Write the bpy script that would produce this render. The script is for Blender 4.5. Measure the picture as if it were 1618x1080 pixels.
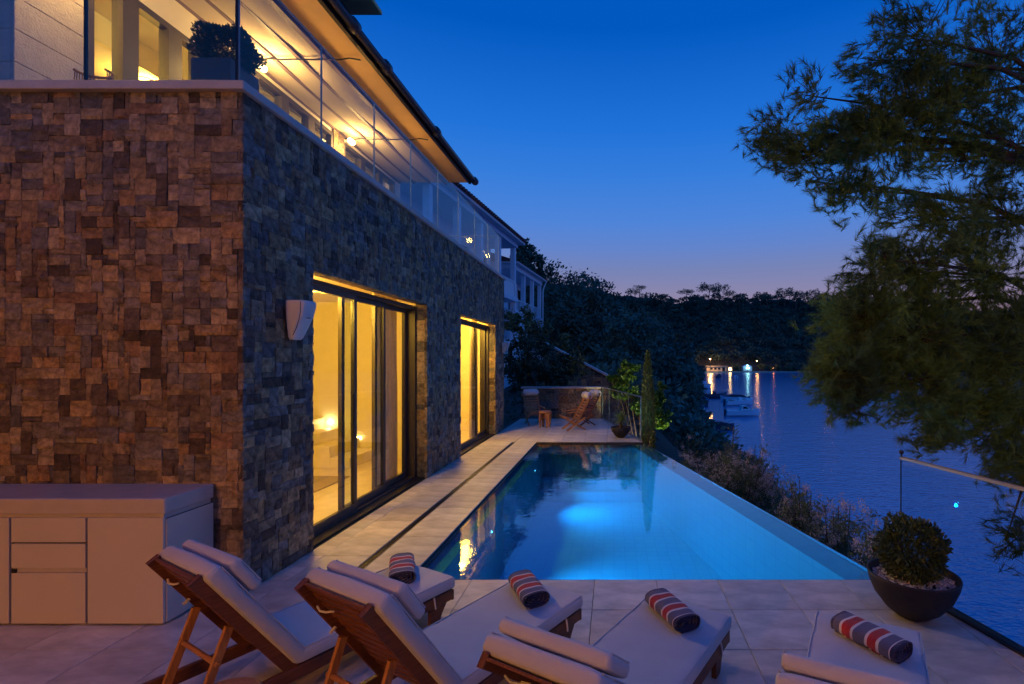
import bpy, bmesh, math, random
import numpy as np
from mathutils import Vector, Matrix

random.seed(7)
RNG = np.random.default_rng(11)
for o in list(bpy.data.objects):
    bpy.data.objects.remove(o)
SC = bpy.context.scene
COL = SC.collection

# ------------------------------------------------------------------ camera
F, VX, VY, CH = 800.0, 970.0, 568.0, 1.65       # focal in photo pixels, vanishing point, eye height
cam_d = bpy.data.cameras.new('camera')
cam = bpy.data.objects.new('camera', cam_d)
COL.objects.link(cam)
cam.location = (0, 0, CH)
cam.rotation_euler = (math.radians(90), 0, 0)
cam_d.sensor_width = 36.0
cam_d.lens = F / 1618.0 * 36.0
cam_d.shift_x = (809.0 - VX) / 1618.0
cam_d.shift_y = (VY - 540.0) / 1618.0
cam_d.clip_start = 0.05
cam_d.clip_end = 6000
SC.camera = cam

# ------------------------------------------------------------------ dusk sky
world = bpy.data.worlds.new('World')
SC.world = world
world.use_nodes = True
wn, wl = world.node_tree.nodes, world.node_tree.links
wn.clear()
w_out = wn.new('ShaderNodeOutputWorld')
w_bg = wn.new('ShaderNodeBackground')
w_bg.inputs['Strength'].default_value = 1.0
w_tc = wn.new('ShaderNodeTexCoord')
w_sep = wn.new('ShaderNodeSeparateXYZ')
wl.new(w_tc.outputs['Generated'], w_sep.inputs[0])
w_r = wn.new('ShaderNodeValToRGB')
cr = w_r.color_ramp
SKY = [(0.0, (.42, .27, .34)), (.09, (.35, .25, .36)), (.13, (.25, .235, .41)), (.173, (.178, .227, .468)), (.215, (.12, .23, .60)),
       (.263, (.075, .23, .69)), (.34, (.036, .205, .71)), (.413, (.014, .168, .69)), (.545, (.0, .10, .53)), (1.0, (.0, .075, .43))]
while len(cr.elements) < len(SKY):
    cr.elements.new(0.5)
for e, (p, c) in zip(cr.elements, SKY):
    e.position = p
    e.color = (*c, 1)
wl.new(w_sep.outputs['Z'], w_r.inputs[0])
# away from the afterglow the horizon band stays blue
w_r2 = wn.new('ShaderNodeValToRGB')
cr2 = w_r2.color_ramp
SKY2 = [(0.0, (.10, .17, .42)), (.13, (.08, .18, .52)), (.263, (.05, .20, .64)), (.413, (.012, .16, .66)), (.545, (.0, .10, .53)), (1.0, (.0, .075, .43))]
while len(cr2.elements) < len(SKY2):
    cr2.elements.new(0.5)
for e, (p, c) in zip(cr2.elements, SKY2):
    e.position = p
    e.color = (*c, 1)
wl.new(w_sep.outputs['Z'], w_r2.inputs[0])
w_dot = wn.new('ShaderNodeVectorMath'); w_dot.operation = 'DOT_PRODUCT'
w_dot.inputs[1].default_value = (.24, .97, 0)
wl.new(w_tc.outputs['Generated'], w_dot.inputs[0])
w_mr = wn.new('ShaderNodeMapRange'); w_mr.interpolation_type = 'SMOOTHSTEP'
w_mr.inputs[1].default_value = .75; w_mr.inputs[2].default_value = .0; w_mr.inputs[3].default_value = 0; w_mr.inputs[4].default_value = 1
wl.new(w_dot.outputs['Value'], w_mr.inputs[0])
w_mix = wn.new('ShaderNodeMixRGB')
wl.new(w_mr.outputs[0], w_mix.inputs[0]); wl.new(w_r.outputs[0], w_mix.inputs[1]); wl.new(w_r2.outputs[0], w_mix.inputs[2])
# physical twilight sky (sun below the horizon) adds its share over the afterglow side
w_n = wn.new('ShaderNodeTexSky')
w_n.sky_type = 'NISHITA'
w_n.sun_disc = False
w_n.sun_elevation = math.radians(-4.0)
w_n.sun_rotation = math.radians(14)
w_mul = wn.new('ShaderNodeMixRGB')
w_mul.blend_type = 'ADD'
w_mul.inputs[0].default_value = 0.015
wl.new(w_mix.outputs[0], w_mul.inputs[1])
wl.new(w_n.outputs[0], w_mul.inputs[2])
wl.new(w_mul.outputs[0], w_bg.inputs['Color'])
wl.new(w_bg.outputs[0], w_out.inputs['Surface'])

SC.view_settings.view_transform = 'Standard'
SC.view_settings.look = 'None'
SC.view_settings.exposure = 0.0
SC.view_settings.gamma = 1.0
SC.view_settings.use_curve_mapping = False
SC.render.engine = 'CYCLES'
cy = SC.cycles
cy.max_bounces = 9
cy.diffuse_bounces = 4
cy.glossy_bounces = 4
cy.transmission_bounces = 6
cy.transparent_max_bounces = 16
cy.sample_clamp_indirect = 4.0
cy.sample_clamp_direct = 0
cy.caustics_reflective = False
cy.caustics_refractive = False
cy.use_denoising = True
try:
    cy.denoiser = 'OPENIMAGEDENOISE'
except Exception:
    pass


# ------------------------------------------------------------------ helpers
def P(px, py, D):
    """a point at depth D along the photo ray px, py (used only to read positions)"""
    return Vector(((px - VX) / F * D, D, CH - (py - VY) / F * D))


def tag(o, label=None, cat=None, group=None, kind=None):
    if label: o['label'] = label
    if cat: o['category'] = cat
    if group: o['group'] = group
    if kind: o['kind'] = kind
    return o


def empty(name, loc=(0, 0, 0), rz=0.0, label=None, cat=None, group=None, parent=None):
    o = bpy.data.objects.new(name, None)
    COL.objects.link(o)
    o.empty_display_size = .1
    o.location = loc
    o.rotation_euler = (0, 0, rz)
    if parent: o.parent = parent
    return tag(o, label, cat, group)


def link(name, me, m=None, parent=None, smooth=False):
    o = bpy.data.objects.new(name, me)
    COL.objects.link(o)
    if m is not None and len(me.materials) == 0:
        for k in (m if isinstance(m, (list, tuple)) else [m]):
            me.materials.append(k)
    if parent: o.parent = parent
    if smooth:
        me.polygons.foreach_set('use_smooth', [True] * len(me.polygons))
    return o


def copy_tree(o, parent=None):
    c = o.copy()
    COL.objects.link(c)
    if parent: c.parent = parent
    for ch in list(o.children):
        copy_tree(ch, c)
    return c


class MB:
    """collects shapes and links them as one mesh object"""
    def __init__(s):
        s.bm = bmesh.new()

    def box(s, c, d, rz=0, rx=0, ry=0, bev=0.0, seg=1, mi=0):
        M = Matrix.Translation(Vector(c)) @ Matrix.Rotation(rz, 4, 'Z') @ Matrix.Rotation(ry, 4, 'Y') @ Matrix.Rotation(rx, 4, 'X')
        r = bmesh.ops.create_cube(s.bm, size=1.0)
        vs = r['verts']
        for v in vs:
            v.co = Vector((v.co.x * d[0], v.co.y * d[1], v.co.z * d[2]))
        fs = set(f for v in vs for f in v.link_faces)
        if bev > 0:
            es = list(set(e for v in vs for e in v.link_edges))
            rr = bmesh.ops.bevel(s.bm, geom=es, offset=bev, segments=seg, affect='EDGES', profile=0.5)
            fs = set(rr['faces'])
            st = list(fs)
            vs = set(v for f in st for v in f.verts)
            # take the whole island
            grow = list(vs)
            seen = set(vs)
            while grow:
                v = grow.pop()
                for e in v.link_edges:
                    w = e.other_vert(v)
                    if w not in seen:
                        seen.add(w); grow.append(w)
            vs = seen
            fs = set(f for v in vs for f in v.link_faces)
        for v in vs:
            v.co = M @ v.co
        for f in fs:
            f.material_index = mi
        return s

    def mm(s, x0, x1, y0, y1, z0, z1, bev=0.0, mi=0):
        return s.box(((x0 + x1) / 2, (y0 + y1) / 2, (z0 + z1) / 2), (abs(x1 - x0), abs(y1 - y0), abs(z1 - z0)), bev=bev, mi=mi)

    def bar(s, a, b, w, h, bev=0.0, mi=0):
        """rectangular bar from a to b, w across, h deep"""
        a, b = Vector(a), Vector(b)
        d = b - a
        L = d.length
        d.normalize()
        up = Vector((0, 0, 1)) if abs(d.z) < .98 else Vector((0, 1, 0))
        x = d.cross(up).normalized()
        z = x.cross(d).normalized()
        c = (a + b) / 2
        r = bmesh.ops.create_cube(s.bm, size=1.0)
        vs = r['verts']
        for v in vs:
            v.co = c + x * (v.co.x * w) + d * (v.co.y * L) + z * (v.co.z * h)
        if bev:
            es = list(set(e for v in vs for e in v.link_edges))
            bmesh.ops.bevel(s.bm, geom=es, offset=bev, segments=1, affect='EDGES')
        return s

    def tube(s, pts, r, n=8, cap=True):
        pts = [Vector(p) for p in pts]
        rs = r if isinstance(r, (list, tuple)) else [r] * len(pts)
        rings = []
        prev = None
        for i, p in enumerate(pts):
            d = (pts[min(i + 1, len(pts) - 1)] - pts[max(i - 1, 0)]).normalized()
            if prev is None:
                u = d.cross(Vector((0, 0, 1)) if abs(d.z) < .9 else Vector((1, 0, 0))).normalized()
            else:
                u = (prev - d * prev.dot(d)).normalized()
            prev = u
            w = d.cross(u)
            rings.append([s.bm.verts.new(p + (u * math.cos(2 * math.pi * k / n) + w * math.sin(2 * math.pi * k / n)) * rs[i]) for k in range(n)])
        for a, b in zip(rings, rings[1:]):
            for k in range(n):
                s.bm.faces.new((a[k], a[(k + 1) % n], b[(k + 1) % n], b[k]))
        if cap and n > 2:
            s.bm.faces.new(list(reversed(rings[0])))
            s.bm.faces.new(rings[-1])
        return s

    def lathe(s, prof, c=(0, 0, 0), n=40):
        c = Vector(c)
        rings = []
        for (r, z) in prof:
            if r < 1e-5:
                rings.append([s.bm.verts.new(c + Vector((0, 0, z)))])
            else:
                rings.append([s.bm.verts.new(c + Vector((r * math.cos(2 * math.pi * k / n), r * math.sin(2 * math.pi * k / n), z))) for k in range(n)])
        for a, b in zip(rings, rings[1:]):
            for k in range(n):
                k2 = (k + 1) % n
                if len(a) == 1 and len(b) == 1: continue
                if len(a) == 1: s.bm.faces.new((a[0], b[k2], b[k]))
                elif len(b) == 1: s.bm.faces.new((a[k], a[k2], b[0]))
                else: s.bm.faces.new((a[k], a[k2], b[k2], b[k]))
        return s

    def poly(s, pts, z0, z1):
        """vertical prism over a convex or simple polygon"""
        lo = [s.bm.verts.new((p[0], p[1], z0)) for p in pts]
        hi = [s.bm.verts.new((p[0], p[1], z1)) for p in pts]
        s.bm.faces.new(list(reversed(lo)))
        s.bm.faces.new(hi)
        n = len(pts)
        for i in range(n):
            s.bm.faces.new((lo[i], lo[(i + 1) % n], hi[(i + 1) % n], hi[i]))
        return s

    def prism(s, pts, axis, a0, a1):
        """prism of a 2-D outline along an axis: 'x' (pts are y,z), 'y' (pts are x,z)"""
        def mk(p, a):
            return (a, p[0], p[1]) if axis == 'x' else (p[0], a, p[1])
        lo = [s.bm.verts.new(mk(p, a0)) for p in pts]
        hi = [s.bm.verts.new(mk(p, a1)) for p in pts]
        s.bm.faces.new(list(reversed(lo)))
        s.bm.faces.new(hi)
        n = len(pts)
        for i in range(n):
            s.bm.faces.new((lo[i], lo[(i + 1) % n], hi[(i + 1) % n], hi[i]))
        return s

    def build(s, name, m, parent=None, smooth=False):
        bmesh.ops.recalc_face_normals(s.bm, faces=s.bm.faces)
        me = bpy.data.meshes.new(name)
        s.bm.to_mesh(me)
        s.bm.free()
        return link(name, me, m, parent, smooth)


def np_mesh(name, V, n, m, parent=None, col=None, smooth=False):
    """V: (faces*n, 3) unshared corners -> mesh of n-gons"""
    V = np.ascontiguousarray(V, dtype=np.float32).reshape(-1, 3)
    nf = len(V) // n
    me = bpy.data.meshes.new(name)
    me.vertices.add(len(V)); me.vertices.foreach_set('co', V.ravel())
    me.loops.add(len(V)); me.loops.foreach_set('vertex_index', np.arange(len(V), dtype=np.int32))
    me.polygons.add(nf)
    me.polygons.foreach_set('loop_start', np.arange(0, len(V), n, dtype=np.int32))
    me.polygons.foreach_set('loop_total', np.full(nf, n, dtype=np.int32))
    me.update(calc_edges=True)
    if col is not None:
        a = me.color_attributes.new('tone', 'FLOAT_COLOR', 'POINT')
        a.data.foreach_set('color', np.ascontiguousarray(col, dtype=np.float32).ravel())
    return link(name, me, m, parent, smooth)


def unit(v):
    return v / (np.linalg.norm(v, axis=-1, keepdims=True) + 1e-9)


def leaf_quads(C, size, aspect=2.2, up=0.0, dirs=None, rng=RNG):
    """one folded diamond leaf at each point"""
    n = len(C)
    d = unit(rng.normal(size=(n, 3)) + np.array([0, 0, up]))
    if dirs is not None:
        d = unit(dirs + .55 * rng.normal(size=(n, 3)) + np.array([0, 0, up]))
    s = unit(np.cross(d, rng.normal(size=(n, 3))))
    sz = size * rng.uniform(.6, 1.25, (n, 1))
    w = sz / aspect * .5
    a = C
    b = C + d * sz * .5 + s * w
    c = C + d * sz
    e = C + d * sz * .5 - s * w
    return np.stack([a, b, c, e], 1).reshape(-1, 3)


def needle_tris(C, D, n_per, length, width, spread=.75, rng=RNG):
    n = len(C)
    c = np.repeat(C, n_per, 0)
    d0 = np.repeat(unit(D), n_per, 0)
    d = unit(d0 + spread * rng.normal(size=c.shape))
    base = c - d0 * rng.uniform(0, length * .9, (len(c), 1))
    L = length * rng.uniform(.6, 1.15, (len(c), 1))
    s = unit(np.cross(d, rng.normal(size=c.shape))) * width * .5
    return np.stack([base - s, base + s, base + d * L], 1).reshape(-1, 3)


# ------------------------------------------------------------------ materials
def mat(name, col=(.5, .5, .5), rough=.6, metal=0.0, spec=.5, noise=0.0, nscale=6.0, bump=0.0, bscale=30.0,
        col2=None, coord='Object', stretch=None, attr=None, trans=0.0, sheen=0.0, detail=5):
    m = bpy.data.materials.new(name)
    m.use_nodes = True
    nt = m.node_tree
    N, L = nt.nodes, nt.links
    b = N['Principled BSDF']
    b.inputs['Base Color'].default_value = (*col, 1)
    b.inputs['Roughness'].default_value = rough
    b.inputs['Metallic'].default_value = metal
    b.inputs['Specular IOR Level'].default_value = spec
    if sheen: b.inputs['Sheen Weight'].default_value = sheen
    tc = N.new('ShaderNodeTexCoord')
    src = tc.outputs[coord]
    if stretch:
        mp = N.new('ShaderNodeMapping')
        mp.inputs['Scale'].default_value = stretch
        L.new(src, mp.inputs[0])
        src = mp.outputs[0]
    last = None
    if attr:
        at = N.new('ShaderNodeAttribute')
        at.attribute_name = attr
        last = at.outputs['Color']
    if noise or col2:
        nz = N.new('ShaderNodeTexNoise')
        nz.inputs['Scale'].default_value = nscale
        nz.inputs['Detail'].default_value = detail
        nz.inputs['Roughness'].default_value = .62
        L.new(src, nz.inputs['Vector'])
        rp = N.new('ShaderNodeValToRGB')
        rp.color_ramp.elements[0].position = .32
        rp.color_ramp.elements[1].position = .68
        if last is not None:
            rp.color_ramp.elements[0].color = (1 - noise, 1 - noise, 1 - noise, 1)
            rp.color_ramp.elements[1].color = (1 + noise, 1 + noise, 1 + noise, 1)
            L.new(nz.outputs[0], rp.inputs[0])
            mx = N.new('ShaderNodeMixRGB'); mx.blend_type = 'MULTIPLY'; mx.inputs[0].default_value = 1
            L.new(last, mx.inputs[1]); L.new(rp.outputs[0], mx.inputs[2])
            last = mx.outputs[0]
        else:
            c2 = col2 if col2 else tuple(c * (1 - noise) for c in col)
            rp.color_ramp.elements[0].color = (*c2, 1)
            rp.color_ramp.elements[1].color = (*col, 1) if col2 else (*[min(1, c * (1 + noise * .6)) for c in col], 1)
            L.new(nz.outputs[0], rp.inputs[0])
            last = rp.outputs[0]
    if last is not None:
        L.new(last, b.inputs['Base Color'])
    if bump:
        nb = N.new('ShaderNodeTexNoise')
        nb.inputs['Scale'].default_value = bscale
        nb.inputs['Detail'].default_value = 6
        L.new(src, nb.inputs['Vector'])
        bp = N.new('ShaderNodeBump')
        bp.inputs['Strength'].default_value = bump
        bp.inputs['Distance'].default_value = .02
        L.new(nb.outputs[0], bp.inputs['Height'])
        L.new(bp.outputs[0], b.inputs['Normal'])
    if trans:
        tr = N.new('ShaderNodeBsdfTranslucent')
        mx = N.new('ShaderNodeMixShader')
        mx.inputs[0].default_value = trans
        if last is not None: L.new(last, tr.inputs['Color'])
        else: tr.inputs['Color'].default_value = (*col, 1)
        L.new(b.outputs[0], mx.inputs[1]); L.new(tr.outputs[0], mx.inputs[2])
        L.new(mx.outputs[0], N['Material Output'].inputs['Surface'])
    return m


def emis(name, col, strength):
    m = bpy.data.materials.new(name)
    m.use_nodes = True
    b = m.node_tree.nodes['Principled BSDF']
    b.inputs['Base Color'].default_value = (*col, 1)
    b.inputs['Emission Color'].default_value = (*col, 1)
    b.inputs['Emission Strength'].default_value = strength
    return m


def glass(name, tint=(.93, .97, .98), ior=1.5, bump=0.0, scale=8.0, rough=0.0, gain=1.0, stretch=(1, 1, 1)):
    """clear sheet: Fresnel mix of mirror reflection and straight-through light"""
    m = bpy.data.materials.new(name)
    m.use_nodes = True
    N, L = m.node_tree.nodes, m.node_tree.links
    N.clear()
    out = N.new('ShaderNodeOutputMaterial')
    fr = N.new('ShaderNodeFresnel'); fr.inputs['IOR'].default_value = ior
    gl = N.new('ShaderNodeBsdfGlossy'); gl.inputs['Roughness'].default_value = rough
    tr = N.new('ShaderNodeBsdfTransparent'); tr.inputs['Color'].default_value = (*tint, 1)
    mx = N.new('ShaderNodeMixShader')
    fac = fr.outputs[0]
    if gain != 1.0:
        mu = N.new('ShaderNodeMath'); mu.operation = 'MULTIPLY'; mu.inputs[1].default_value = gain; mu.use_clamp = True
        L.new(fac, mu.inputs[0]); fac = mu.outputs[0]
    if bump:
        tc = N.new('ShaderNodeTexCoord')
        mp = N.new('ShaderNodeMapping'); mp.inputs['Scale'].default_value = stretch
        nz = N.new('ShaderNodeTexNoise'); nz.inputs['Scale'].default_value = scale; nz.inputs['Detail'].default_value = 3
        bp = N.new('ShaderNodeBump'); bp.inputs['Strength'].default_value = bump; bp.inputs['Distance'].default_value = .02
        L.new(tc.outputs['Object'], mp.inputs[0]); L.new(mp.outputs[0], nz.inputs['Vector'])
        L.new(nz.outputs[0], bp.inputs['Height'])
        L.new(bp.outputs[0], gl.inputs['Normal']); L.new(bp.outputs[0], fr.inputs['Normal'])
    ge = N.new('ShaderNodeNewGeometry')          # the rear face of a sheet only lets light through
    sb = N.new('ShaderNodeMath'); sb.operation = 'SUBTRACT'; sb.inputs[0].default_value = 1.0
    L.new(ge.outputs['Backfacing'], sb.inputs[1])
    m2 = N.new('ShaderNodeMath'); m2.operation = 'MULTIPLY'
    L.new(fac, m2.inputs[0]); L.new(sb.outputs[0], m2.inputs[1]); fac = m2.outputs[0]
    L.new(fac, mx.inputs[0]); L.new(tr.outputs[0], mx.inputs[1]); L.new(gl.outputs[0], mx.inputs[2])
    L.new(mx.outputs[0], out.inputs['Surface'])
    return m


M = {}
M['stone'] = mat('ashlar_stone', rough=.85, attr='tone', noise=.6, nscale=17, bump=1.0, bscale=34, detail=11)
M['mortar'] = mat('dark_joint', (.045, .038, .032), .95)
M['coping'] = mat('limestone_coping', (.50, .45, .42), .6, noise=.12, nscale=5, bump=.1)
M['tile'] = mat('limestone_tile', rough=.42, attr='tone', noise=.30, nscale=3.2, bump=.10, bscale=14, stretch=(1, 2.2, 1), detail=7)
M['grout'] = mat('tile_grout', (.06, .055, .05), .9)
M['panel'] = mat('facade_panel', (.52, .46, .42), .85, noise=.10, nscale=12, bump=.55, bscale=70)
M['plaster'] = mat('interior_plaster', (.80, .74, .60), .8, noise=.03, nscale=2)
M['pfloor'] = mat('interior_floor', (.66, .56, .38), .35, noise=.18, nscale=3)
M['stairs'] = mat('stair_stone', (.72, .64, .46), .5, noise=.12, nscale=5)
M['rug'] = mat('woven_rug', (.34, .26, .14), .95, noise=.3, nscale=40, bump=.8, bscale=90)
M['frame'] = mat('dark_aluminium', (.050, .042, .040), .42, metal=.1, noise=.1, nscale=20)
M['steel'] = mat('brushed_steel', (.45, .46, .48), .3, metal=1)
M['rail'] = mat('reflection_tinted_metal', (.34, .25, .15), .6, metal=.5)  # warm tint stands in for lit rooms reflected in the rail
M['dsteel'] = mat('dark_steel', (.04, .04, .045), .4, metal=.7)
M['glass'] = glass('window_glass', (.90, .95, .94), 1.55)
M['bglass'] = glass('balustrade_glass', (.90, .95, .96), 1.45)
M['eglass'] = glass('end_glass', (.90, .95, .97), 1.45, gain=.45)
M['fglass'] = glass('fence_glass', (.90, .96, .98), 1.5, gain=1.5)
M['curtain'] = mat('curtain_cloth', (.62, .52, .40), .9, noise=.06, nscale=9, trans=.35)
M['white'] = mat('white_paint', (.62, .60, .58), .55, noise=.05, nscale=8, bump=.04)
M['cabinet'] = mat('cabinet_lacquer', (.56, .50, .44), .45, noise=.03, nscale=3)
M['ctop'] = mat('cabinet_stone_top', (.50, .44, .40), .42, noise=.1, nscale=7)
M['cushion'] = mat('cushion_canvas', (.50, .51, .54), .92, noise=.045, nscale=7, bump=.22, bscale=160, sheen=.3)
M['wood'] = mat('oiled_hardwood', (.21, .075, .028), .42, col2=(.10, .032, .012), nscale=14, stretch=(9, .8, 9), bump=.14, bscale=40)
M['lwood'] = mat('pale_hardwood', (.50, .24, .08), .5, col2=(.32, .13, .04), nscale=9, stretch=(5, 5, .8), bump=.12, bscale=40)
M['bowl'] = mat('dark_cast_bowl', (.018, .013, .011), .62, noise=.35, nscale=7, bump=.25, bscale=22)
M['soil'] = mat('soil', (.05, .035, .025), .95, noise=.4, nscale=30, bump=.8)
M['pebble'] = mat('pebbles', rough=.6, attr='tone', noise=.1, nscale=30)
M['planter'] = mat('graphite_planter', (.07, .07, .075), .5, noise=.1, nscale=4)
M['soffit'] = mat('soffit_render', (.80, .52, .20), .8, noise=.06, nscale=3)
M['awning'] = mat('awning_fabric', (.72, .62, .52), .9, noise=.04, nscale=3, trans=.25)
M['seam'] = mat('awning_profile', (.16, .11, .14), .6)
M['roof'] = mat('dark_roof_tile', (.055, .05, .055), .7, noise=.3, nscale=10)
M['tileroof'] = mat('terracotta_tile', (.26, .09, .07), .8, noise=.3, nscale=12)
M['gutter'] = mat('grey_gutter', (.07, .07, .075), .4, metal=.5)
M['boxleaf'] = mat('box_leaf', (.055, .085, .022), .5, noise=.45, nscale=9, trans=.15)
M['darkleaf'] = mat('dark_leaf', (.04, .07, .03), .6, noise=.5, nscale=3, trans=.1)
M['limeleaf'] = mat('lime_leaf', (.075, .19, .025), .5, noise=.35, nscale=4, trans=.35)
M['cypleaf'] = mat('cypress_leaf', (.12, .17, .03), .7, noise=.4, nscale=7)
M['yucca'] = mat('yucca_leaf', (.20, .27, .07), .45, noise=.3, nscale=9, trans=.1)
M['tealleaf'] = mat('sea_pine_foliage', (.06, .18, .13), .7, noise=.55, nscale=.8, trans=.1)
M['hillleaf'] = mat('far_foliage', (.085, .14, .09), .8, noise=.7, nscale=.09)
M['pine'] = mat('pine_needles', (.11, .165, .022), .6, noise=.5, nscale=1.3, trans=.25)
M['feather'] = mat('seed_plume', (.60, .54, .52), .9, noise=.25, nscale=6, trans=.35)
M['shrub'] = mat('shrub_leaf', (.11, .17, .075), .7, noise=.45, nscale=3, trans=.15)
M['bark'] = mat('bark', (.11, .07, .05), .95, noise=.4, nscale=12, bump=.8, bscale=20)
M['dbark'] = mat('dark_pine_bark', (.045, .028, .020), .95, noise=.4, nscale=12)
M['ground'] = mat('slope_ground', (.055, .055, .035), .95, noise=.45, nscale=.5, bump=.6, bscale=2)
M['rock'] = mat('retaining_concrete', (.22, .21, .2), .9, noise=.25, nscale=3)
M['pool'] = mat('pool_plaster', (.34, .46, .52), .75, noise=.06, nscale=9)
for nm_, wallish in (('pool_floor', False), ('pool_wall', True)):      # small square tiles
    m = mat(nm_, (.34, .46, .52), .6)
    N, L = m.node_tree.nodes, m.node_tree.links
    tc = [n for n in N if n.type == 'TEX_COORD'][0]
    sp = N.new('ShaderNodeSeparateXYZ'); L.new(tc.outputs['Object'], sp.inputs[0])
    cb = N.new('ShaderNodeCombineXYZ')
    if wallish:
        ad = N.new('ShaderNodeMath'); L.new(sp.outputs['X'], ad.inputs[0]); L.new(sp.outputs['Y'], ad.inputs[1])
        L.new(ad.outputs[0], cb.inputs[0]); L.new(sp.outputs['Z'], cb.inputs[1])
    else:
        L.new(sp.outputs['X'], cb.inputs[0]); L.new(sp.outputs['Y'], cb.inputs[1])
    br = N.new('ShaderNodeTexBrick'); br.offset = 0; br.inputs['Scale'].default_value = 1.0
    br.inputs['Brick Width'].default_value = .15; br.inputs['Row Height'].default_value = .15; br.inputs['Mortar Size'].default_value = .005
    k_c = .62 if wallish else 1.25  # walls darkened, floor lightened in colour to even out the underwater light
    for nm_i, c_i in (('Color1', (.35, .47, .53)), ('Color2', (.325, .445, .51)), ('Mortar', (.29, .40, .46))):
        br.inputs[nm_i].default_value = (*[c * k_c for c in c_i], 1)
    L.new(cb.outputs[0], br.inputs['Vector']); L.new(br.outputs['Color'], N['Principled BSDF'].inputs['Base Color'])
    M[nm_] = m
M['poolrim'] = mat('pool_rim_stone', (.26, .30, .32), .6, noise=.14, nscale=7)
M['water'] = glass('pool_water', (.24, .80, .98), 1.33, bump=.06, scale=8, gain=2.3)
M['hwall'] = mat('house_white_render', (.74, .80, .88), .8, noise=.06, nscale=2)
M['hshut'] = mat('shutter_paint', (.78, .80, .82), .6)
M['dglass'] = mat('dark_window', (.012, .014, .02), .08)
M['boatwhite'] = mat('boat_gelcoat', (.82, .83, .85), .35)
M['boatdark'] = mat('boat_cover', (.05, .06, .10), .6)
M['conc'] = mat('quay_concrete', (.42, .36, .28), .9, noise=.1, nscale=.5)
M['twhite'] = mat('towel_head_roll', (.72, .70, .66), .95, noise=.04, bump=.4, bscale=140, sheen=.3)
M['bulb_warm'] = emis('lamp_warm', (1, .62, .20), 30)
M['bulb_cool'] = emis('lamp_cool', (.45, .95, 1), 7)
M['bulb_pool'] = emis('pool_lamp_lens', (.25, .75, 1), 16)

# striped towel cloth
m = mat('striped_towel', (.2, .2, .3), .95, bump=.6, bscale=150, sheen=.2)
N, L = m.node_tree.nodes, m.node_tree.links
tc = [n for n in N if n.type == 'TEX_COORD'][0]
sp = N.new('ShaderNodeSeparateXYZ'); L.new(tc.outputs['Object'], sp.inputs[0])
mr = N.new('ShaderNodeMapRange'); mr.inputs[1].default_value = -.17; mr.inputs[2].default_value = .17
L.new(sp.outputs['Y'], mr.inputs[0])
rp = N.new('ShaderNodeValToRGB'); rp.color_ramp.interpolation = 'CONSTANT'
navy, grey, wht, red = (.03, .03, .085), (.13, .12, .20), (.80, .68, .64), (.56, .02, .025)
st = [(0, navy), (.07, wht), (.085, grey), (.23, wht), (.27, red), (.40, wht), (.44, grey), (.62, wht), (.66, red), (.79, wht), (.83, grey), (.93, navy)]
while len(rp.color_ramp.elements) < len(st): rp.color_ramp.elements.new(.5)
for e, (p, c) in zip(rp.color_ramp.elements, st):
    e.position = p; e.color = (*c, 1)
L.new(mr.outputs[0], rp.inputs[0]); L.new(rp.outputs[0], N['Principled BSDF'].inputs['Base Color'])
M['towel'] = m

# sea
m = bpy.data.materials.new('sea_water'); m.use_nodes = True
N, L = m.node_tree.nodes, m.node_tree.links
b = N['Principled BSDF']
b.inputs['Base Color'].default_value = (.03, .27, .50, 1)
b.inputs['Roughness'].default_value = .15
b.inputs['IOR'].default_value = 1.7
tc = N.new('ShaderNodeTexCoord')
mp = N.new('ShaderNodeMapping'); mp.inputs['Scale'].default_value = (1.0, 1.7, 1)
mp.inputs['Rotation'].default_value = (0, 0, .35)
L.new(tc.outputs['Object'], mp.inputs[0])
h = None
for sc_, w_ in ((.45, .35), (1.6, .35), (4.5, .16)):
    nz = N.new('ShaderNodeTexNoise'); nz.inputs['Scale'].default_value = sc_; nz.inputs['Detail'].default_value = 3
    L.new(mp.outputs[0], nz.inputs['Vector'])
    mu = N.new('ShaderNodeMath'); mu.operation = 'MULTIPLY'; mu.inputs[1].default_value = w_
    L.new(nz.outputs[0], mu.inputs[0])
    if h is None: h = mu.outputs[0]
    else:
        ad = N.new('ShaderNodeMath'); L.new(h, ad.inputs[0]); L.new(mu.outputs[0], ad.inputs[1]); h = ad.outputs[0]
bp = N.new('ShaderNodeBump'); bp.inputs['Strength'].default_value = .8; bp.inputs['Distance'].default_value = .22
L.new(h, bp.inputs['Height']); L.new(bp.outputs[0], b.inputs['Normal'])
M['sea'] = m

# ------------------------------------------------------------------ key distances
SEA = -7.5
WX = -2.60            # villa side wall plane
WY = 3.548            # villa front wall plane
WZ = 3.526            # top of stone wall
PX0, PY0, PY1 = -1.56, 3.80, 10.15
def edge_x(y): return 2.08 + (y - 3.80) * (.584 - 2.08) / (10.15 - 3.80)    # infinity edge line (extends to far terrace)
def rail_x(y): return 2.15 - .195 * (y - 3.80)                               # near glass fence line


# ------------------------------------------------------------------ terrain and sea
def shore_x(y):
    return np.interp(y, [-60, 20, 30, 55, 90, 230, 366, 900], [8.2, 8.6, 9.2, 9.6, 14.5, 38, 52, 60])


def smooth(t):
    t = np.clip(t, 0, 1)
    return t * t * (3 - 2 * t)


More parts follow.
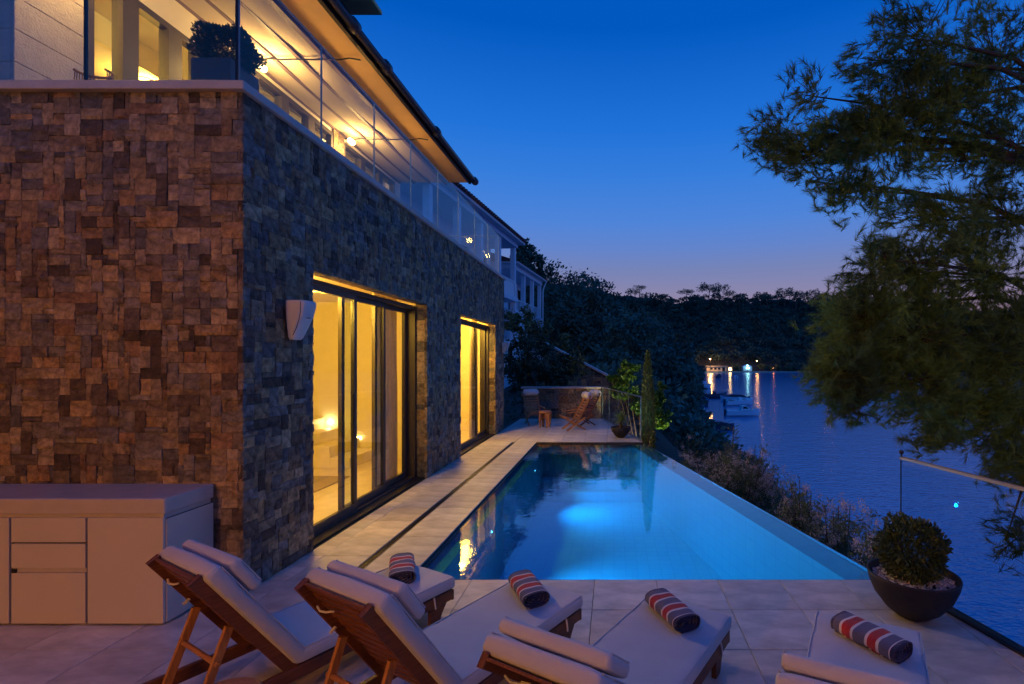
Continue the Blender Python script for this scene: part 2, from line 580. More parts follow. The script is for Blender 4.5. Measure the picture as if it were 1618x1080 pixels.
def terrain_h(x, y):
    x = np.asarray(x, float); y = np.asarray(y, float)
    d = shore_x(y) - x
    k = np.interp(y, [0, 20, 60, 300], [1.0, .9, .7, .6])
    land = -8.6 + 1.3 * smooth(d / 1.5) + k * np.maximum(d, 0)
    cap = np.interp(y, [-60, 14.6, 18, 30, 60, 120, 300, 900], [-1.7, -1.7, -.4, .2, 3.2, 9, 24, 34])
    cap = cap + .06 * np.maximum(y - 30, 0) * smooth(-x / (.16 * y + 1))
    land = np.minimum(land, cap)
    land = np.where(d > 0, land, -8.6 + 0 * d)
    # the wooded hill across the bay
    top = np.interp(x, [-160, -60, -20, 0, 48, 85, 130, 170, 230, 300, 600], [88, 76, 68, 63, 54, 55, 54, 57, 47, 40, 30])
    d2 = y - (368 + 3 * np.sin(x * .05))
    hill = -8.6 + 1.9 * smooth(d2 / 3) + .78 * np.maximum(d2 - 12, 0)
    hill = np.minimum(hill, top)
    n = 1.6 * np.sin(x * .11 + 1.3) * np.sin(y * .09) + 1.1 * np.sin(x * .27 + y * .21)
    hill = np.where(d2 > 14, hill + n, hill)
    hill = np.where(d2 > 0, hill, -8.6)
    return np.maximum(land, hill)


xs = np.concatenate([np.linspace(-420, -60, 28), np.linspace(-56, -8, 25), np.linspace(-7, 16, 47), np.linspace(18, 80, 32), np.linspace(84, 300, 50), np.linspace(310, 700, 26)])
ys = np.concatenate([np.linspace(-60, -4, 15), np.linspace(-2, 40, 64), np.linspace(42, 120, 40), np.linspace(124, 360, 44), np.linspace(363, 480, 60), np.linspace(490, 900, 24)])
XX, YY = np.meshgrid(xs, ys, indexing='ij')
ZZ = terrain_h(XX, YY)
ZZ = ZZ + np.where((YY > 16) & (ZZ > -8.4), .12 * np.sin(XX * 1.7) * np.cos(YY * 1.3), 0)
ny = len(ys)
verts = np.stack([XX, YY, ZZ], -1).reshape(-1, 3)
ii, jj = np.meshgrid(np.arange(len(xs) - 1), np.arange(ny - 1), indexing='ij')
q = np.stack([ii * ny + jj, (ii + 1) * ny + jj, (ii + 1) * ny + jj + 1, ii * ny + jj + 1], -1).reshape(-1, 4)
me = bpy.data.meshes.new('hill_ground')
me.from_pydata(verts.tolist(), [], q.tolist())
tag(link('ground', me, M['ground'], smooth=True), 'dark sloping ground of the wooded coast', kind='structure')

tag(MB().poly([(-3000, -1500), (3000, -1500), (3000, 5000), (-3000, 5000)], SEA - .01, SEA).build('sea', M['sea']),
    'dark blue rippled bay water', kind='structure')

# ------------------------------------------------------------------ terrace floor: tiles one by one
def clip(poly, a, b, c):
    """keep a*x+b*y<=c"""
    out = []
    for i in range(len(poly)):
        p, q_ = poly[i], poly[(i + 1) % len(poly)]
        fp, fq = a * p[0] + b * p[1] - c, a * q_[0] + b * q_[1] - c
        if fp <= 0: out.append(p)
        if (fp < 0 < fq) or (fq < 0 < fp):
            t = fp / (fp - fq)
            out.append((p[0] + (q_[0] - p[0]) * t, p[1] + (q_[1] - p[1]) * t))
    return out


floor = MB()
floor.poly([(-7, -3.4), (rail_x(-3.4) + .05, -3.4), (rail_x(3.80) + .05, 3.80), (-7, 3.80)], -.30, -.010)
floor.poly([(-2.74, 3.80), (PX0, 3.80), (PX0, PY1), (-2.74, PY1)], -.30, -.010)
floor.poly([(-2.74, PY1), (edge_x(PY1), PY1), (edge_x(14.3), 14.3), (-2.74, 14.3)], -.30, -.010)
terrace = floor.build('terrace_floor', M['grout'])
tag(terrace, 'pale limestone paving around the pool', kind='structure')
tile_count = 0
def add_tile(poly, slot):
    global tile_count
    if len(poly) < 3: return
    ar = abs(sum(poly[i][0] * poly[(i + 1) % len(poly)][1] - poly[(i + 1) % len(poly)][0] * poly[i][1] for i in range(len(poly)))) / 2
    if ar < .004: return
    cx = sum(p[0] for p in poly) / len(poly); cy_ = sum(p[1] for p in poly) / len(poly)
    g = .0018
    pts = [(p[0] + g * np.sign(cx - p[0]), p[1] + g * np.sign(cy_ - p[1])) for p in poly]
    zt = random.uniform(-.0012, .0012)
    mb = MB().poly([(p[0] - cx, p[1] - cy_) for p in pts], -.009, zt)
    es = [e for e in mb.bm.edges if all(v.co.z > -.005 for v in e.verts)]
    bmesh.ops.bevel(mb.bm, geom=es, offset=.0022, segments=1, affect='EDGES')
    o = mb.build('tile', M['tile'], terrace)
    o.location = (cx, cy_, 0)
    t = random.uniform(.84, 1.08); w = random.uniform(-.02, .02)
    c = (.58 * t + w, .54 * t, .48 * t - w, 1)
    a = o.data.color_attributes.new('tone', 'FLOAT_COLOR', 'POINT')
    a.data.foreach_set('color', list(c) * len(o.data.vertices))
    tile_count += 1


S = .46
GX, GY = -.144, 3.80
def cells(x0, x1, y0, y1):
    i0 = math.floor((x0 - GX) / S); i1 = math.ceil((x1 - GX) / S)
    j0 = math.floor((y0 - GY) / S); j1 = math.ceil((y1 - GY) / S)
    for i in range(i0, i1):
        for j in range(j0, j1):
            p = [(GX + i * S, GY + j * S), (GX + (i + 1) * S, GY + j * S), (GX + (i + 1) * S, GY + (j + 1) * S), (GX + i * S, GY + (j + 1) * S)]
            p = clip(p, -1, 0, -x0); p = clip(p, 1, 0, x1); p = clip(p, 0, -1, -y0); p = clip(p, 0, 1, y1)
            yield p, i, j


for p, i, j in cells(-4.75, 3.2, 1.25, 3.80):
    p = clip(p, 1, .195, 2.15 + .195 * 3.80 - .03)
    if p: add_tile(p, 0)
for p, i, j in cells(WX - .01, -2.045, 3.80, PY1): add_tile(p, 1)
for p, i, j in cells(-1.975, PX0 + .01, 3.80, PY1): add_tile(p, 1)
k_ = -(.584 - 2.08) / (10.15 - 3.80)
for p, i, j in cells(WX - .01, 1.0, PY1, 14.2):
    p = clip(p, 1, k_, .584 + k_ * 10.15)
    if p: add_tile(p, 2)

# slot drain along the pool side
dr = empty('slot_drain', (-2.01, 3.80, 0), 0, 'long dark slot drain between the two rows of paving beside the pool', 'drain')
MB().mm(-.033, .033, 0, 6.34, -.0095, -.006).build('channel', M['dsteel'], dr)
for dx in (-.030, .030):
    MB().mm(dx - .0022, dx + .0022, 0, 6.34, -.006, .001).build('rail', M['steel'], dr)
MB().mm(-.017, .017, 0, 6.34, -.006, -.0015).build('cover_strip', M['tile'], dr)

# paving edge in front of the villa wall and retaining walls below the terrace
rw = empty('retaining_wall', (0, 0, 0), 0, 'rough retaining wall dropping from the terrace edge to the slope', 'wall')
MB().poly([(rail_x(-3.4) - .1, -3.4), (rail_x(-3.4) + .05, -3.4), (rail_x(3.8) + .05, 3.8), (rail_x(3.8) - .1, 3.8)], -5.2, -.302).build('wall_face', M['rock'], rw)
MB().poly([(edge_x(10.4), 10.4), (edge_x(10.4) + .1, 10.4), (edge_x(14.3) + .1, 14.3), (edge_x(14.3), 14.3)], -3.5, -.012).build('wall_face', M['rock'], rw)
MB().poly([(-2.7, 14.305), (edge_x(14.3), 14.305), (edge_x(14.3), 14.4), (-2.7, 14.4)], -3.5, -.012).build('wall_face', M['rock'], rw)

# ------------------------------------------------------------------ the pool
pool = empty('swimming_pool', (0, 0, 0), 0, 'long infinity pool glowing blue beside the stone villa', 'swimming pool')
DEP = -1.02
def pinset(d):
    return [(PX0 + .16, PY0 + d), (edge_x(PY0 + d) - .20, PY0 + d), (edge_x(PY1 - .16) - .20, PY1 - .16), (PX0 + .16, PY1 - .16)]
inner = pinset(.13)
outer = [(PX0, PY0), (edge_x(PY0), PY0), (edge_x(PY1), PY1), (PX0, PY1)]
b_ = MB()
lo = [b_.bm.verts.new((x, y, DEP)) for x, y in inner]
hi = [b_.bm.verts.new((x, y, -.09)) for x, y in inner]
b_.bm.faces.new(lo)
for i in range(4):
    b_.bm.faces.new((lo[i], lo[(i + 1) % 4], hi[(i + 1) % 4], hi[i]))
for f_ in b_.bm.faces: f_.material_index = 1 if len(set(round(v.co.z, 3) for v in f_.verts)) > 1 else 0
b_.build('basin', [M['pool_floor'], M['pool_wall']], pool)
r_ = MB()
hi = [r_.bm.verts.new((x, y, -.09)) for x, y in inner]
ho = [r_.bm.verts.new((x, y, -.09 if i != 1 and i != 2 else -.05)) for i, (x, y) in enumerate(outer)]
hd = [r_.bm.verts.new((x, y, -2.6)) for x, y in outer]
for i in range(4):
    r_.bm.faces.new((hi[i], hi[(i + 1) % 4], ho[(i + 1) % 4], ho[i]))
    r_.bm.faces.new((ho[i], ho[(i + 1) % 4], hd[(i + 1) % 4], hd[i]))
r_.build('rim', M['poolrim'], pool)
# coping upstands between water and paving, three sides
MB().mm(PX0 - .006, PX0 - .001, PY0, PY1, -.30, -.003).build('edge_trim', M['dsteel'], pool)
MB().mm(PX0, edge_x(PY0), PY0 + .001, PY0 + .006, -.089, -.003).build('edge_trim', M['dsteel'], pool)
MB().mm(PX0, edge_x(PY1), PY1 - .012, PY1 - .001, -.089, -.003).build('edge_trim', M['dsteel'], pool)
for i in range(2):      # underwater steps at the far end
    y1 = PY1 - .17; y0 = y1 - .24 * (i + 1); z1 = -.66 - .18 * i
    MB().poly([(PX0 + .165, y0), (edge_x(y0) - .205, y0), (edge_x(y0 + .238) - .205, y0 + .238), (PX0 + .165, y0 + .238)], -1.015, z1).build('step', M['pool_floor'], pool)
for y in (8.9, 5.74):
    e = MB().lathe([(.0, .012), (.035, .010), (.048, 0), (.048, -.01)], n=20).build('pool_light', M['steel'], pool)
    e.location = (PX0 + .162, y, -.30); e.rotation_euler = (0, math.pi / 2, 0)
    l_ = MB().lathe([(0, .016), (.013, .014)], n=16).build('lens', M['bulb_pool'], e)
    ld = bpy.data.lights.new('underwater_spot', 'SPOT')
    ld.energy = 400; ld.color = (.0, .40, 1.0); ld.spot_size = math.radians(128); ld.spot_blend = .95; ld.shadow_soft_size = .018
    lo_ = bpy.data.objects.new('underwater_spot', ld); COL.objects.link(lo_)
    lo_.location = (PX0 + .22, y, -.34)
    lo_.rotation_euler = Vector((1, -.12, .0)).to_track_quat('-Z', 'Y').to_euler()
wz = -.030
w_ = MB()
vs = [w_.bm.verts.new((x, y, wz)) for x, y in [(PX0 + .001, PY0 + .007), (edge_x(PY0) + .012, PY0 + .007), (edge_x(PY1) + .012, PY1 - .013), (PX0 + .001, PY1 - .013)]]
w_.bm.faces.new(vs)
tag(w_.build('pool_water', M['water']), 'still clear water filling the infinity pool', kind='structure')
# wet weir lip
MB().poly([(edge_x(PY0) + .013, PY0), (edge_x(PY0) + .030, PY0), (edge_x(PY1) + .030, PY1), (edge_x(PY1) + .013, PY1)], -.8, -.034).build('weir_lip', M['steel'], pool)

# ------------------------------------------------------------------ the villa
villa = empty('villa', (WX, WY, 0), 0, 'stone clad villa with lit sliding doors and a glass railed upper terrace', 'house')
def V_(mb, name, m, parent=None, smooth=False):
    """link a shape given in world coordinates under a villa part"""
    o = mb.build(name, m, parent or villa, smooth)
    if parent is None: o.location = (-WX, -WY, 0)
    return o

O1, O2, OZ = (4.379, 7.05), (8.59, 11.12), 2.42
FAR = 11.98
bk = MB()
IN = .03
bk.mm(WX - .17, WX - IN, WY + IN, O1[0] - IN, 0, WZ)
bk.mm(WX - .17, WX - IN, O1[1] + IN, O2[0] - IN, 0, WZ)
bk.mm(WX - .17, WX - IN, O2[1] + IN, FAR, 0, WZ)
bk.mm(WX - .17, WX - IN, O1[0] - IN, O1[1] + IN, OZ + IN, WZ)
bk.mm(WX - .17, WX - IN, O2[0] - IN, O2[1] + IN, OZ + IN, WZ)
bk.mm(-7.0, WX - .17, WY + IN, WY + .2, 0, WZ)
bk.mm(-7.0, -2.78, FAR - .2, FAR, 0, WZ)
wall = V_(bk, 'wall', M['mortar'])


def fill(W, H, holes=(), cell=.038, rng=random):
    nx, nz = int(round(W / cell)), int(round(H / cell))
    cw, chh = W / nx, H / nz
    used = np.zeros((nx, nz), bool)
    for (a0, a1, b0, b1) in holes:
        for i in range(nx):
            for j in range(nz):
                if a0 < (i + .5) * cw < a1 and b0 < (j + .5) * chh < b1: used[i, j] = True
    out = []
    for j in range(nz):
        for i in range(nx):
            if used[i, j]: continue
            w, h = rng.choice([(2, 2), (3, 2), (4, 2), (5, 2), (3, 3), (4, 3), (2, 3), (2, 4), (3, 4), (5, 3), (3, 1), (4, 1), (6, 2), (2, 3), (3, 2)])
            w = min(w, nx - i); h = min(h, nz - j)
            ww = 0
            while ww < w and not used[i + ww, j]: ww += 1
            hh = 0
            while hh < h and not used[i:i + ww, j + hh].any(): hh += 1
            used[i:i + ww, j:j + hh] = True
            out.append((i * cw, (i + ww) * cw, j * chh, (j + hh) * chh))
    return out


PAL = [(.28, .20, .11), (.21, .16, .10), (.35, .26, .15), (.15, .115, .085), (.26, .19, .12), (.12, .09, .07), (.34, .235, .12), (.18, .16, .14), (.21, .18, .15), (.085, .06, .04), (.30, .23, .15), (.25, .15, .08), (.13, .12, .115), (.20, .18, .16), (.30, .19, .09)]
stone_jobs = []     # (priority, corners frame)
def stone_wall(origin, u, v, n, W, H, holes=(), cell=.038, jscale=1.0):
    for r in fill(W, H, holes, cell):
        stone_jobs.append((Vector(origin), Vector(u), Vector(v), Vector(n), r, jscale))


stone_wall((-4.80, WY, 0), (1, 0, 0), (0, 0, 1), (0, -1, 0), -WX - (-4.80) * -1 if False else 4.80 + WX, WZ)
stone_wall((WX, WY + .004, 0), (0, 1, 0), (0, 0, 1), (1, 0, 0), FAR - WY, WZ,
           [(O1[0] - WY, O1[1] - WY, -1, OZ), (O2[0] - WY, O2[1] - WY, -1, OZ)])
# reveals: far jambs, near jambs, lintel soffits
for a, b in (O1, O2):
    stone_wall((WX - .15, b, 0), (1, 0, 0), (0, 0, 1), (0, -1, 0), .148, OZ, cell=.074, jscale=.4)
    stone_wall((WX - .002, a, 0), (-1, 0, 0), (0, 0, 1), (0, 1, 0), .148, OZ, cell=.074, jscale=.4)
    stone_wall((WX - .15, a, OZ), (0, 1, 0), (1, 0, 0), (0, 0, -1), b - a, .148, cell=.074, jscale=.4)


def stone_geo(job):
    o, u, v, n, (a0, a1, b0, b1), js = job
    g = .0013
    a0 += g; a1 -= g; b0 += g; b1 -= g
    pr = (random.uniform(-.003, .006)) * js
    rr = .0075 * js
    us = [a0, a0 + (a1 - a0) * random.uniform(.22, .4), a0 + (a1 - a0) * random.uniform(.6, .8), a1]
    vs_ = [b0, b0 + (b1 - b0) * random.uniform(.25, .4), b0 + (b1 - b0) * random.uniform(.6, .75), b1]
    P_ = np.zeros((4, 4, 3))
    for i in range(4):
        for j in range(4):
            ed = (i in (0, 3)) or (j in (0, 3))
            d = pr - (.0035 * js if ed else 0) + random.uniform(-rr, rr) * (.5 if ed else 1)
            x = us[i] + (random.uniform(-.0025, .0020) if ed else 0); z = vs_[j]
            p = o + u * x + v * z + n * d
            P_[i, j] = p
    quads = []
    for i in range(3):
        for j in range(3):
            quads += [P_[i, j], P_[i + 1, j], P_[i + 1, j + 1], P_[i, j + 1]]
    rim = [(i, 0) for i in range(3)] + [(3, j) for j in range(3)] + [(i, 3) for i in (3, 2, 1)] + [(0, j) for j in (3, 2, 1)]
    nb = np.array(n) * .034
    for k in range(12):
        p, q_ = P_[rim[k]], P_[rim[(k + 1) % 12]]
        quads += [q_, p, p - nb, q_ - nb]
    V4 = np.array(quads)
    # winding towards the outward normal
    nn = np.cross(V4[1] - V4[0], V4[2] - V4[0])
    if nn.dot(np.array(n)) < 0: V4 = V4.reshape(-1, 4, 3)[:, ::-1].reshape(-1, 3)
    c = random.choice(PAL); t = random.uniform(.66, 1.14)
    cc = np.array([c[0] * t, c[1] * t, c[2] * t, 1])
    ctr = o + u * ((a0 + a1) / 2) + v * ((b0 + b1) / 2)
    D = max(ctr.y, 1.0)
    if n.x > .5: area = (a1 - a0) * (b1 - b0) * F * F / D / D * abs(ctr.x) / D
    elif n.y < -.5: area = (a1 - a0) * (b1 - b0) * (F / D) ** 2
    else: area = (a1 - a0) * (b1 - b0) * (F / D) ** 2 * .2
    px = VX + ctr.x / D * F; py = VY - (ctr.z - CH) / D * F
    if px < 0 or py > 1080 or (n.y > .5): area = 0
    return area, V4, cc, ctr


geos = [stone_geo(j) for j in stone_jobs]
geos.sort(key=lambda g: -g[0])
NB = 300
for area, V4, cc, ctr in geos[:NB]:
    o = np_mesh('stone', V4 - np.array(ctr), 4, M['stone'], wall, np.tile(cc, (len(V4), 1)))
    o.location = ctr
rest = geos[NB:]
Vr = np.concatenate([g[1] for g in rest])
Cr = np.concatenate([np.tile(g[2], (len(g[1]), 1)) for g in rest])
o = np_mesh('small_stones', Vr, 4, M['stone'], wall, Cr)
o['kind'] = 'stuff'

# coping and upper slab
V_(MB().mm(-7.0, WX + .035, WY - .045, WY + .24, WZ + .001, WZ + .062, bev=.004), 'coping', M['coping'])
V_(MB().mm(WX - .22, WX + .035, WY + .241, FAR + .03, WZ + .001, WZ + .062, bev=.004), 'coping', M['coping'])
V_(MB().mm(-8.0, WX - .171, WY + .201, FAR - .201, 3.16, 3.30), 'upper_floor', M['coping'])

# interior room behind door one
rm = MB()
RX0, RY0, RY1 = -6.6, 3.76, 8.55
rm.mm(RX0, -2.95, RY1, RY1 + .1, 0, 3.15)
rm.mm(RX0 - .1, RX0, RY0, RY1, 0, 3.15)
rm.mm(RX0, -2.775, RY0 - .01, RY0 + .05, 0, 3.15)
V_(rm, 'interior_wall', M['plaster'])
V_(MB().mm(RX0, -2.77, RY0 + .05, RY1, 2.62, 2.70), 'interior_ceiling', M['plaster'])
V_(MB().mm(RX0 - .3, -2.775, RY0 - .1, 11.75, -.20, .006), 'interior_floor', M['pfloor'])
V_(MB().mm(-2.95, -2.78, 7.09, 8.60, .01, 2.62), 'interior_wall', M['plaster'])
stz = MB()
for k in range(7):
    x1 = -3.98 - .30 * k
    o = V_(MB().mm(x1 - .30 if k < 6 else x1 - 1.0, x1, 7.62, 8.54, .008, .17 * (k + 1) - .001, bev=.004), 'stair_step', M['stairs'])
# room two
rm = MB()
rm.mm(-5.6, -2.95, 8.66, 8.72, 0, 3.15)
rm.mm(-5.7, -5.6, 8.66, 11.75, 0, 3.15)
rm.mm(-5.6, -2.775, 11.70, 11.77, 0, 3.15)
V_(rm, 'interior_wall', M['plaster'])
V_(MB().mm(-5.6, -2.77, 8.72, 11.7, 2.62, 2.70), 'interior_ceiling', M['plaster'])

rug = MB().mm(-5.3, -3.7, 5.6, 7.1, .008, .022, bev=.004).build('rug', M['rug'])
tag(rug, 'brown woven rug on the floor behind the glass door', 'rug')


def area_lamp(loc, size, power, col, rot=(0, 0, 0), size_y=None):
    ld = bpy.data.lights.new('lamp_light', 'AREA')
    ld.energy = power; ld.color = col; ld.size = size
    if size_y: ld.shape = 'RECTANGLE'; ld.size_y = size_y
    o = bpy.data.objects.new('lamp_light', ld); COL.objects.link(o)
    o.location = loc; o.rotation_euler = rot
    return o


def point_lamp(loc, power, col, r=.03):
    ld = bpy.data.lights.new('lamp_light', 'POINT')
    ld.energy = power; ld.color = col; ld.shadow_soft_size = r
    o = bpy.data.objects.new('lamp_light', ld); COL.objects.link(o)
    o.location = loc
    return o


WARM = (1.0, .50, .055)
def downlight(x, y, z, power, label, rad=.11):
    t = empty('ceiling_lamp', (x, y, z), 0, label, 'lamp')
    MB().lathe([(rad, 0), (rad + .02, -.012), (rad - .01, -.02), (rad - .015, -.004)], n=24).build('trim_ring', M['white'], t)
    MB().lathe([(0, -.006), (rad - .015, -.006)], n=24).build('diffuser', M['bulb_warm'], t)
    point_lamp((x, y, z - (.09 if power < 100 else .26)), power, WARM, .07 if power < 100 else .24)


downlight(-4.9, 5.6, 2.62, 16, 'assumed round ceiling lamp over the rug in the stair room')  # unseen lamp assumed because the room is lit
downlight(-4.2, 7.0, 2.62, 16, 'assumed round ceiling lamp by the stair in the stair room')  # another assumed source for the lit room
downlight(-3.12, 5.1, 2.62, 300, 'round ceiling lamp added just inside the near sliding door to warm its jamb and paving')  # unseen lamp added to warm the near door jamb and paving outside
downlight(-3.12, 9.7, 2.62, 280, 'round ceiling lamp added just inside the far sliding door to warm its jamb and paving')  # added likewise, out of view, for the far jamb and its paving
downlight(-3.12, 10.55, 2.62, 130, 'ceiling lamp added to light the deck chairs through the far sliding door')  # added to throw warm light onto the far deck chairs
for (x, z, lb) in ((-4.30, .33, 'small glowing step light low on the wall by the bottom step'), (-4.78, .60, 'small glowing step light on the wall above the second step')):
    t = empty('step_light', (x, 8.545, z), 0, lb, 'lamp')
    MB().mm(-.035, .035, -.012, 0, -.02, .02).build('lens', M['bulb_warm'], t)
    point_lamp((x, 8.48, z), 2.2, (1, .72, .3), .02)


# sliding doors
def panel(parent, x, y0, y1, z0, z1, st=.055, handle=None, rail=.075):
    f = MB()
    f.mm(x - .02, x + .02, y0, y0 + st, z0, z1)
    f.mm(x - .02, x + .02, y1 - st, y1, z0, z1)
    f.mm(x - .02, x + .02, y0 + st, y1 - st, z0, z0 + rail)
    f.mm(x - .02, x + .02, y0 + st, y1 - st, z1 - st, z1)
    fo = f.build('leaf_frame', M['frame'], parent)
    MB().mm(x - .005, x + .005, y0 + st + .001, y1 - st - .001, z0 + rail + .001, z1 - st - .001).build('pane', M['glass'], parent)
    if handle:
        MB().tube([(x + .022, handle, .98), (x + .055, handle, .99), (x + .060, handle, 1.02), (x + .060, handle, 1.26), (x + .055, handle, 1.29), (x + .022, handle, 1.30)], .008).build('handle', M['dsteel'], parent)
    return fo


def door_set(label, a, b, panels):
    d = empty('sliding_door', (0, 0, 0), 0, None, None, None, villa)
    d.location = (-WX, -WY, 0)
    d['label'] = label
    f = MB()
    f.mm(-2.93, -2.752, a + .03, b - .03, OZ - .075, OZ - .03)
    f.mm(-2.93, -2.752, a + .004, a + .05, .008, OZ - .03)
    f.mm(-2.93, -2.752, b - .05, b - .004, .008, OZ - .03)
    f.mm(-2.93, -2.752, a + .05, b - .05, .007, .03)
    for xx in (-2.755, -2.80, -2.845, -2.885):
        f.mm(xx - .006, xx + .006, a + .05, b - .05, .03, .042)
    f.build('outer_frame', M['frame'], d)
    MB().mm(-2.752, -2.64, a + .005, b - .005, .003, .018).build('threshold', M['dsteel'], d)
    for (x, y0, y1, hd) in panels:
        panel(d, x, y0, y1, .043, OZ - .076, handle=hd)
    return d


door_set('three leaf sliding glass door with lit stair room behind', *O1, [(-2.78, 4.44, 5.44, 5.30), (-2.825, 5.22, 6.22, None), (-2.87, 6.04, 6.95, None)])
door_set('two leaf sliding glass door at the far end of the wall', *O2, [(-2.78, 8.65, 10.24, 10.0), (-2.825, 10.12, 11.06, None)])


def curtain(name, x, y0, y1, z0, z1, label, folds=9, amp=.035, ax='y', gather=0.0):
    n = folds * 8
    ve, fa = [], []
    rows = 7
    for r in range(rows):
        t = r / (rows - 1)
        z = z1 + (z0 - z1) * t
        for i in range(n + 1):
            s = i / n
            w = y0 + (y1 - y0) * s
            if gather: w = w + gather * math.sin(math.pi * t) * (s) * (y0 - y1)
            d = amp * math.sin(2 * math.pi * folds * s + .5 * math.sin(3 * t + 5 * s)) * (.6 + .5 * t) + .012 * math.sin(17 * s)
            ve.append((x + d, w, z) if ax == 'y' else (w, x + d, z))
    for r in range(rows - 1):
        for i in range(n):
            a = r * (n + 1) + i
            fa.append((a, a + 1, a + n + 2, a + n + 1))
    me = bpy.data.meshes.new(name)
    me.from_pydata(ve, [], fa)
    o = link(name, me, M['curtain'], smooth=True)
    return tag(o, label, 'curtain')


curtain('curtain', -3.01, 6.30, 7.02, .02, 2.55, 'gathered pale curtain behind the third leaf of the near sliding door', 9)
curtain('curtain', -3.01, 8.78, 9.2, .02, 2.55, 'pale curtain drawn back at the near side of the far sliding door', 7, gather=.25)
curtain('curtain', -3.01, 10.55, 11.1, .02, 2.55, 'pale curtain at the far side of the far sliding door', 7)

# ------------------------------------------------------------------ upper storey
UX, UY0 = -4.95, 4.18
up = empty('upper_storey', (0, 0, 0), 0, None, None, None, villa)
up.location = (-WX, -WY, 0)
def U(mb, name, m, smooth=False): return mb.build(name, m, up, smooth)
HZ = 5.38
back = MB()
back.mm(-8.5, UX - .03, UY0 + .03, UY0 + .20, 3.3, 5.9)
back.mm(UX - .20, UX - .03, UY0 + .20, 4.74, 3.3, 5.9)
back.mm(UX - .20, UX - .01, 4.74, 6.05, HZ, 5.9)
back.mm(UX - .20, UX - .03, 6.05, 6.30, 3.3, 5.9)
back.mm(UX - .20, UX - .01, 6.30, 8.9, HZ + .26, 5.9)
back.mm(UX - .20, UX - .03, 8.9, 9.25, 3.3, 5.9)
back.mm(UX - .20, UX - .01, 9.25, 11.4, HZ + .26, 5.9)
back.mm(UX - .20, UX - .03, 11.4, 11.8, 3.3, 5.9)
U(back, 'wall_core', M['plaster'])
z = 3.3
ph = .272
k = 0
while z < 5.85:
    z1 = min(z + ph, 5.88)
    U(MB().mm(UX - .028, UX, UY0 + (.0 if k % 2 else 0), 4.735, z + .002, z1 - .002, bev=.003), 'cladding_panel', M['panel'])
    xs0 = UX - .030
    for q_ in range(3):
        w = 1.0
        off = -.5 if k % 2 else 0
        xa = xs0 - w * q_ + off * (q_ > 0); xb = xs0 - w * (q_ + 1) + off
        U(MB().mm(xb + .002, xa - .002, UY0, UY0 + .028, z + .002, z1 - .002, bev=.003), 'cladding_panel', M['panel'])
    U(MB().mm(UX - .028, UX, 6.05, 6.30, z + .002, z1 - .002, bev=.003), 'cladding_panel', M['panel'])
    z = z1; k += 1
# stone pier beside the second terrace lamp
jobs = []
for (og, uu, nn, W_) in (((UX + .03, 8.9, 3.3), (0, 1, 0), (1, 0, 0), .35), ((UX - .03, 8.9, 3.3), (1, 0, 0), (0, -1, 0), .06)):
    for r in fill(W_, 2.55, cell=.07 if W_ > .1 else .06): jobs.append((Vector(og), Vector(uu), Vector((0, 0, 1)), Vector(nn), r, 1))
gs = [stone_geo(j) for j in jobs]
o = np_mesh('pier_stones', np.concatenate([g[1] for g in gs]), 4, M['stone'], up, np.concatenate([np.tile(g[2], (len(g[1]), 1)) for g in gs]))
o['kind'] = 'stuff'

def upper_window(a, b, mull, lab, HZ=5.64):
    d = MB()
    d.mm(UX - .08, UX + .02, a, a + .06, 3.3, HZ)
    d.mm(UX - .08, UX + .02, b - .06, b, 3.3, HZ)
    d.mm(UX - .08, UX + .02, a + .06, b - .06, HZ - .07, HZ)
    d.mm(UX - .08, UX + .02, a + .06, b - .06, 3.3, 3.36)
    for m_ in mull:
        d.mm(UX - .09, UX + .025, m_ - .085, m_ + .085, 3.36, HZ - .07)
    U(d, 'window_frame', M['frame'])
    ed = [a] + list(mull) + [b]
    for i in range(len(ed) - 1):
        U(MB().mm(UX - .035, UX - .025, ed[i] + .09, ed[i + 1] - .09, 3.37, HZ - .08), 'window_pane', M['glass'])
upper_window(4.745, 6.04, (5.165, 5.69), '', 5.38)
upper_window(6.31, 8.89, (6.95, 7.6, 8.25), '')
upper_window(9.26, 11.39, (9.95, 10.7,), '')
# upper interior
rm = MB()
rm.mm(-8.4, -8.3, 4.4, 11.7, 3.3, 5.8)
rm.mm(-8.3, UX - .2, 11.6, 11.7, 3.3, 5.8)
rm.mm(-8.3, UX - .35, 7.3, 7.38, 3.3, 5.8)
U(rm, 'interior_wall', M['plaster'])
U(MB().mm(-8.3, UX - .2, 4.40, 11.6, 5.62, 5.70), 'interior_ceiling', M['plaster'])
U(MB().mm(-7.2, -5.9, 5.0, 6.9, 5.30, 5.615), 'dropped_ceiling', M['plaster'])
oran = mat('orange_interior_wall', (.70, .28, .06), .8, noise=.1, nscale=2)
U(MB().mm(-8.29, -8.2, 4.9, 7.0, 3.31, 4.9), 'painted_wall', oran)
U(MB().mm(-7.6, -6.2, 7.27, 7.299, 3.9, 4.7), 'painted_wall', oran)
for (x, y, pw, lb) in ((-6.2, 4.95, 120, 'assumed recessed ceiling lamp in the upper room near the corner window'), (-6.1, 6.6, 95, 'recessed ceiling lamp in the upper room behind the second pane'), (-6.4, 9.0, 95, 'assumed ceiling lamp in the curtained upper room')):  # corner and curtained room lamps are assumed from the lit windows
    zc = 5.62 if not (-7.2 < x < -5.9 and 5.0 < y < 6.9) else 5.30
    downlight(x, y, zc, pw, lb, .06)
curtain('curtain', UX - .28, 6.45, 8.3, 3.35, 5.6, 'warm lit curtain in the middle upper window', 14, .03)
curtain('curtain', UX - .28, 9.35, 10.9, 3.35, 5.6, 'pale curtain in the far upper window', 14, .03)

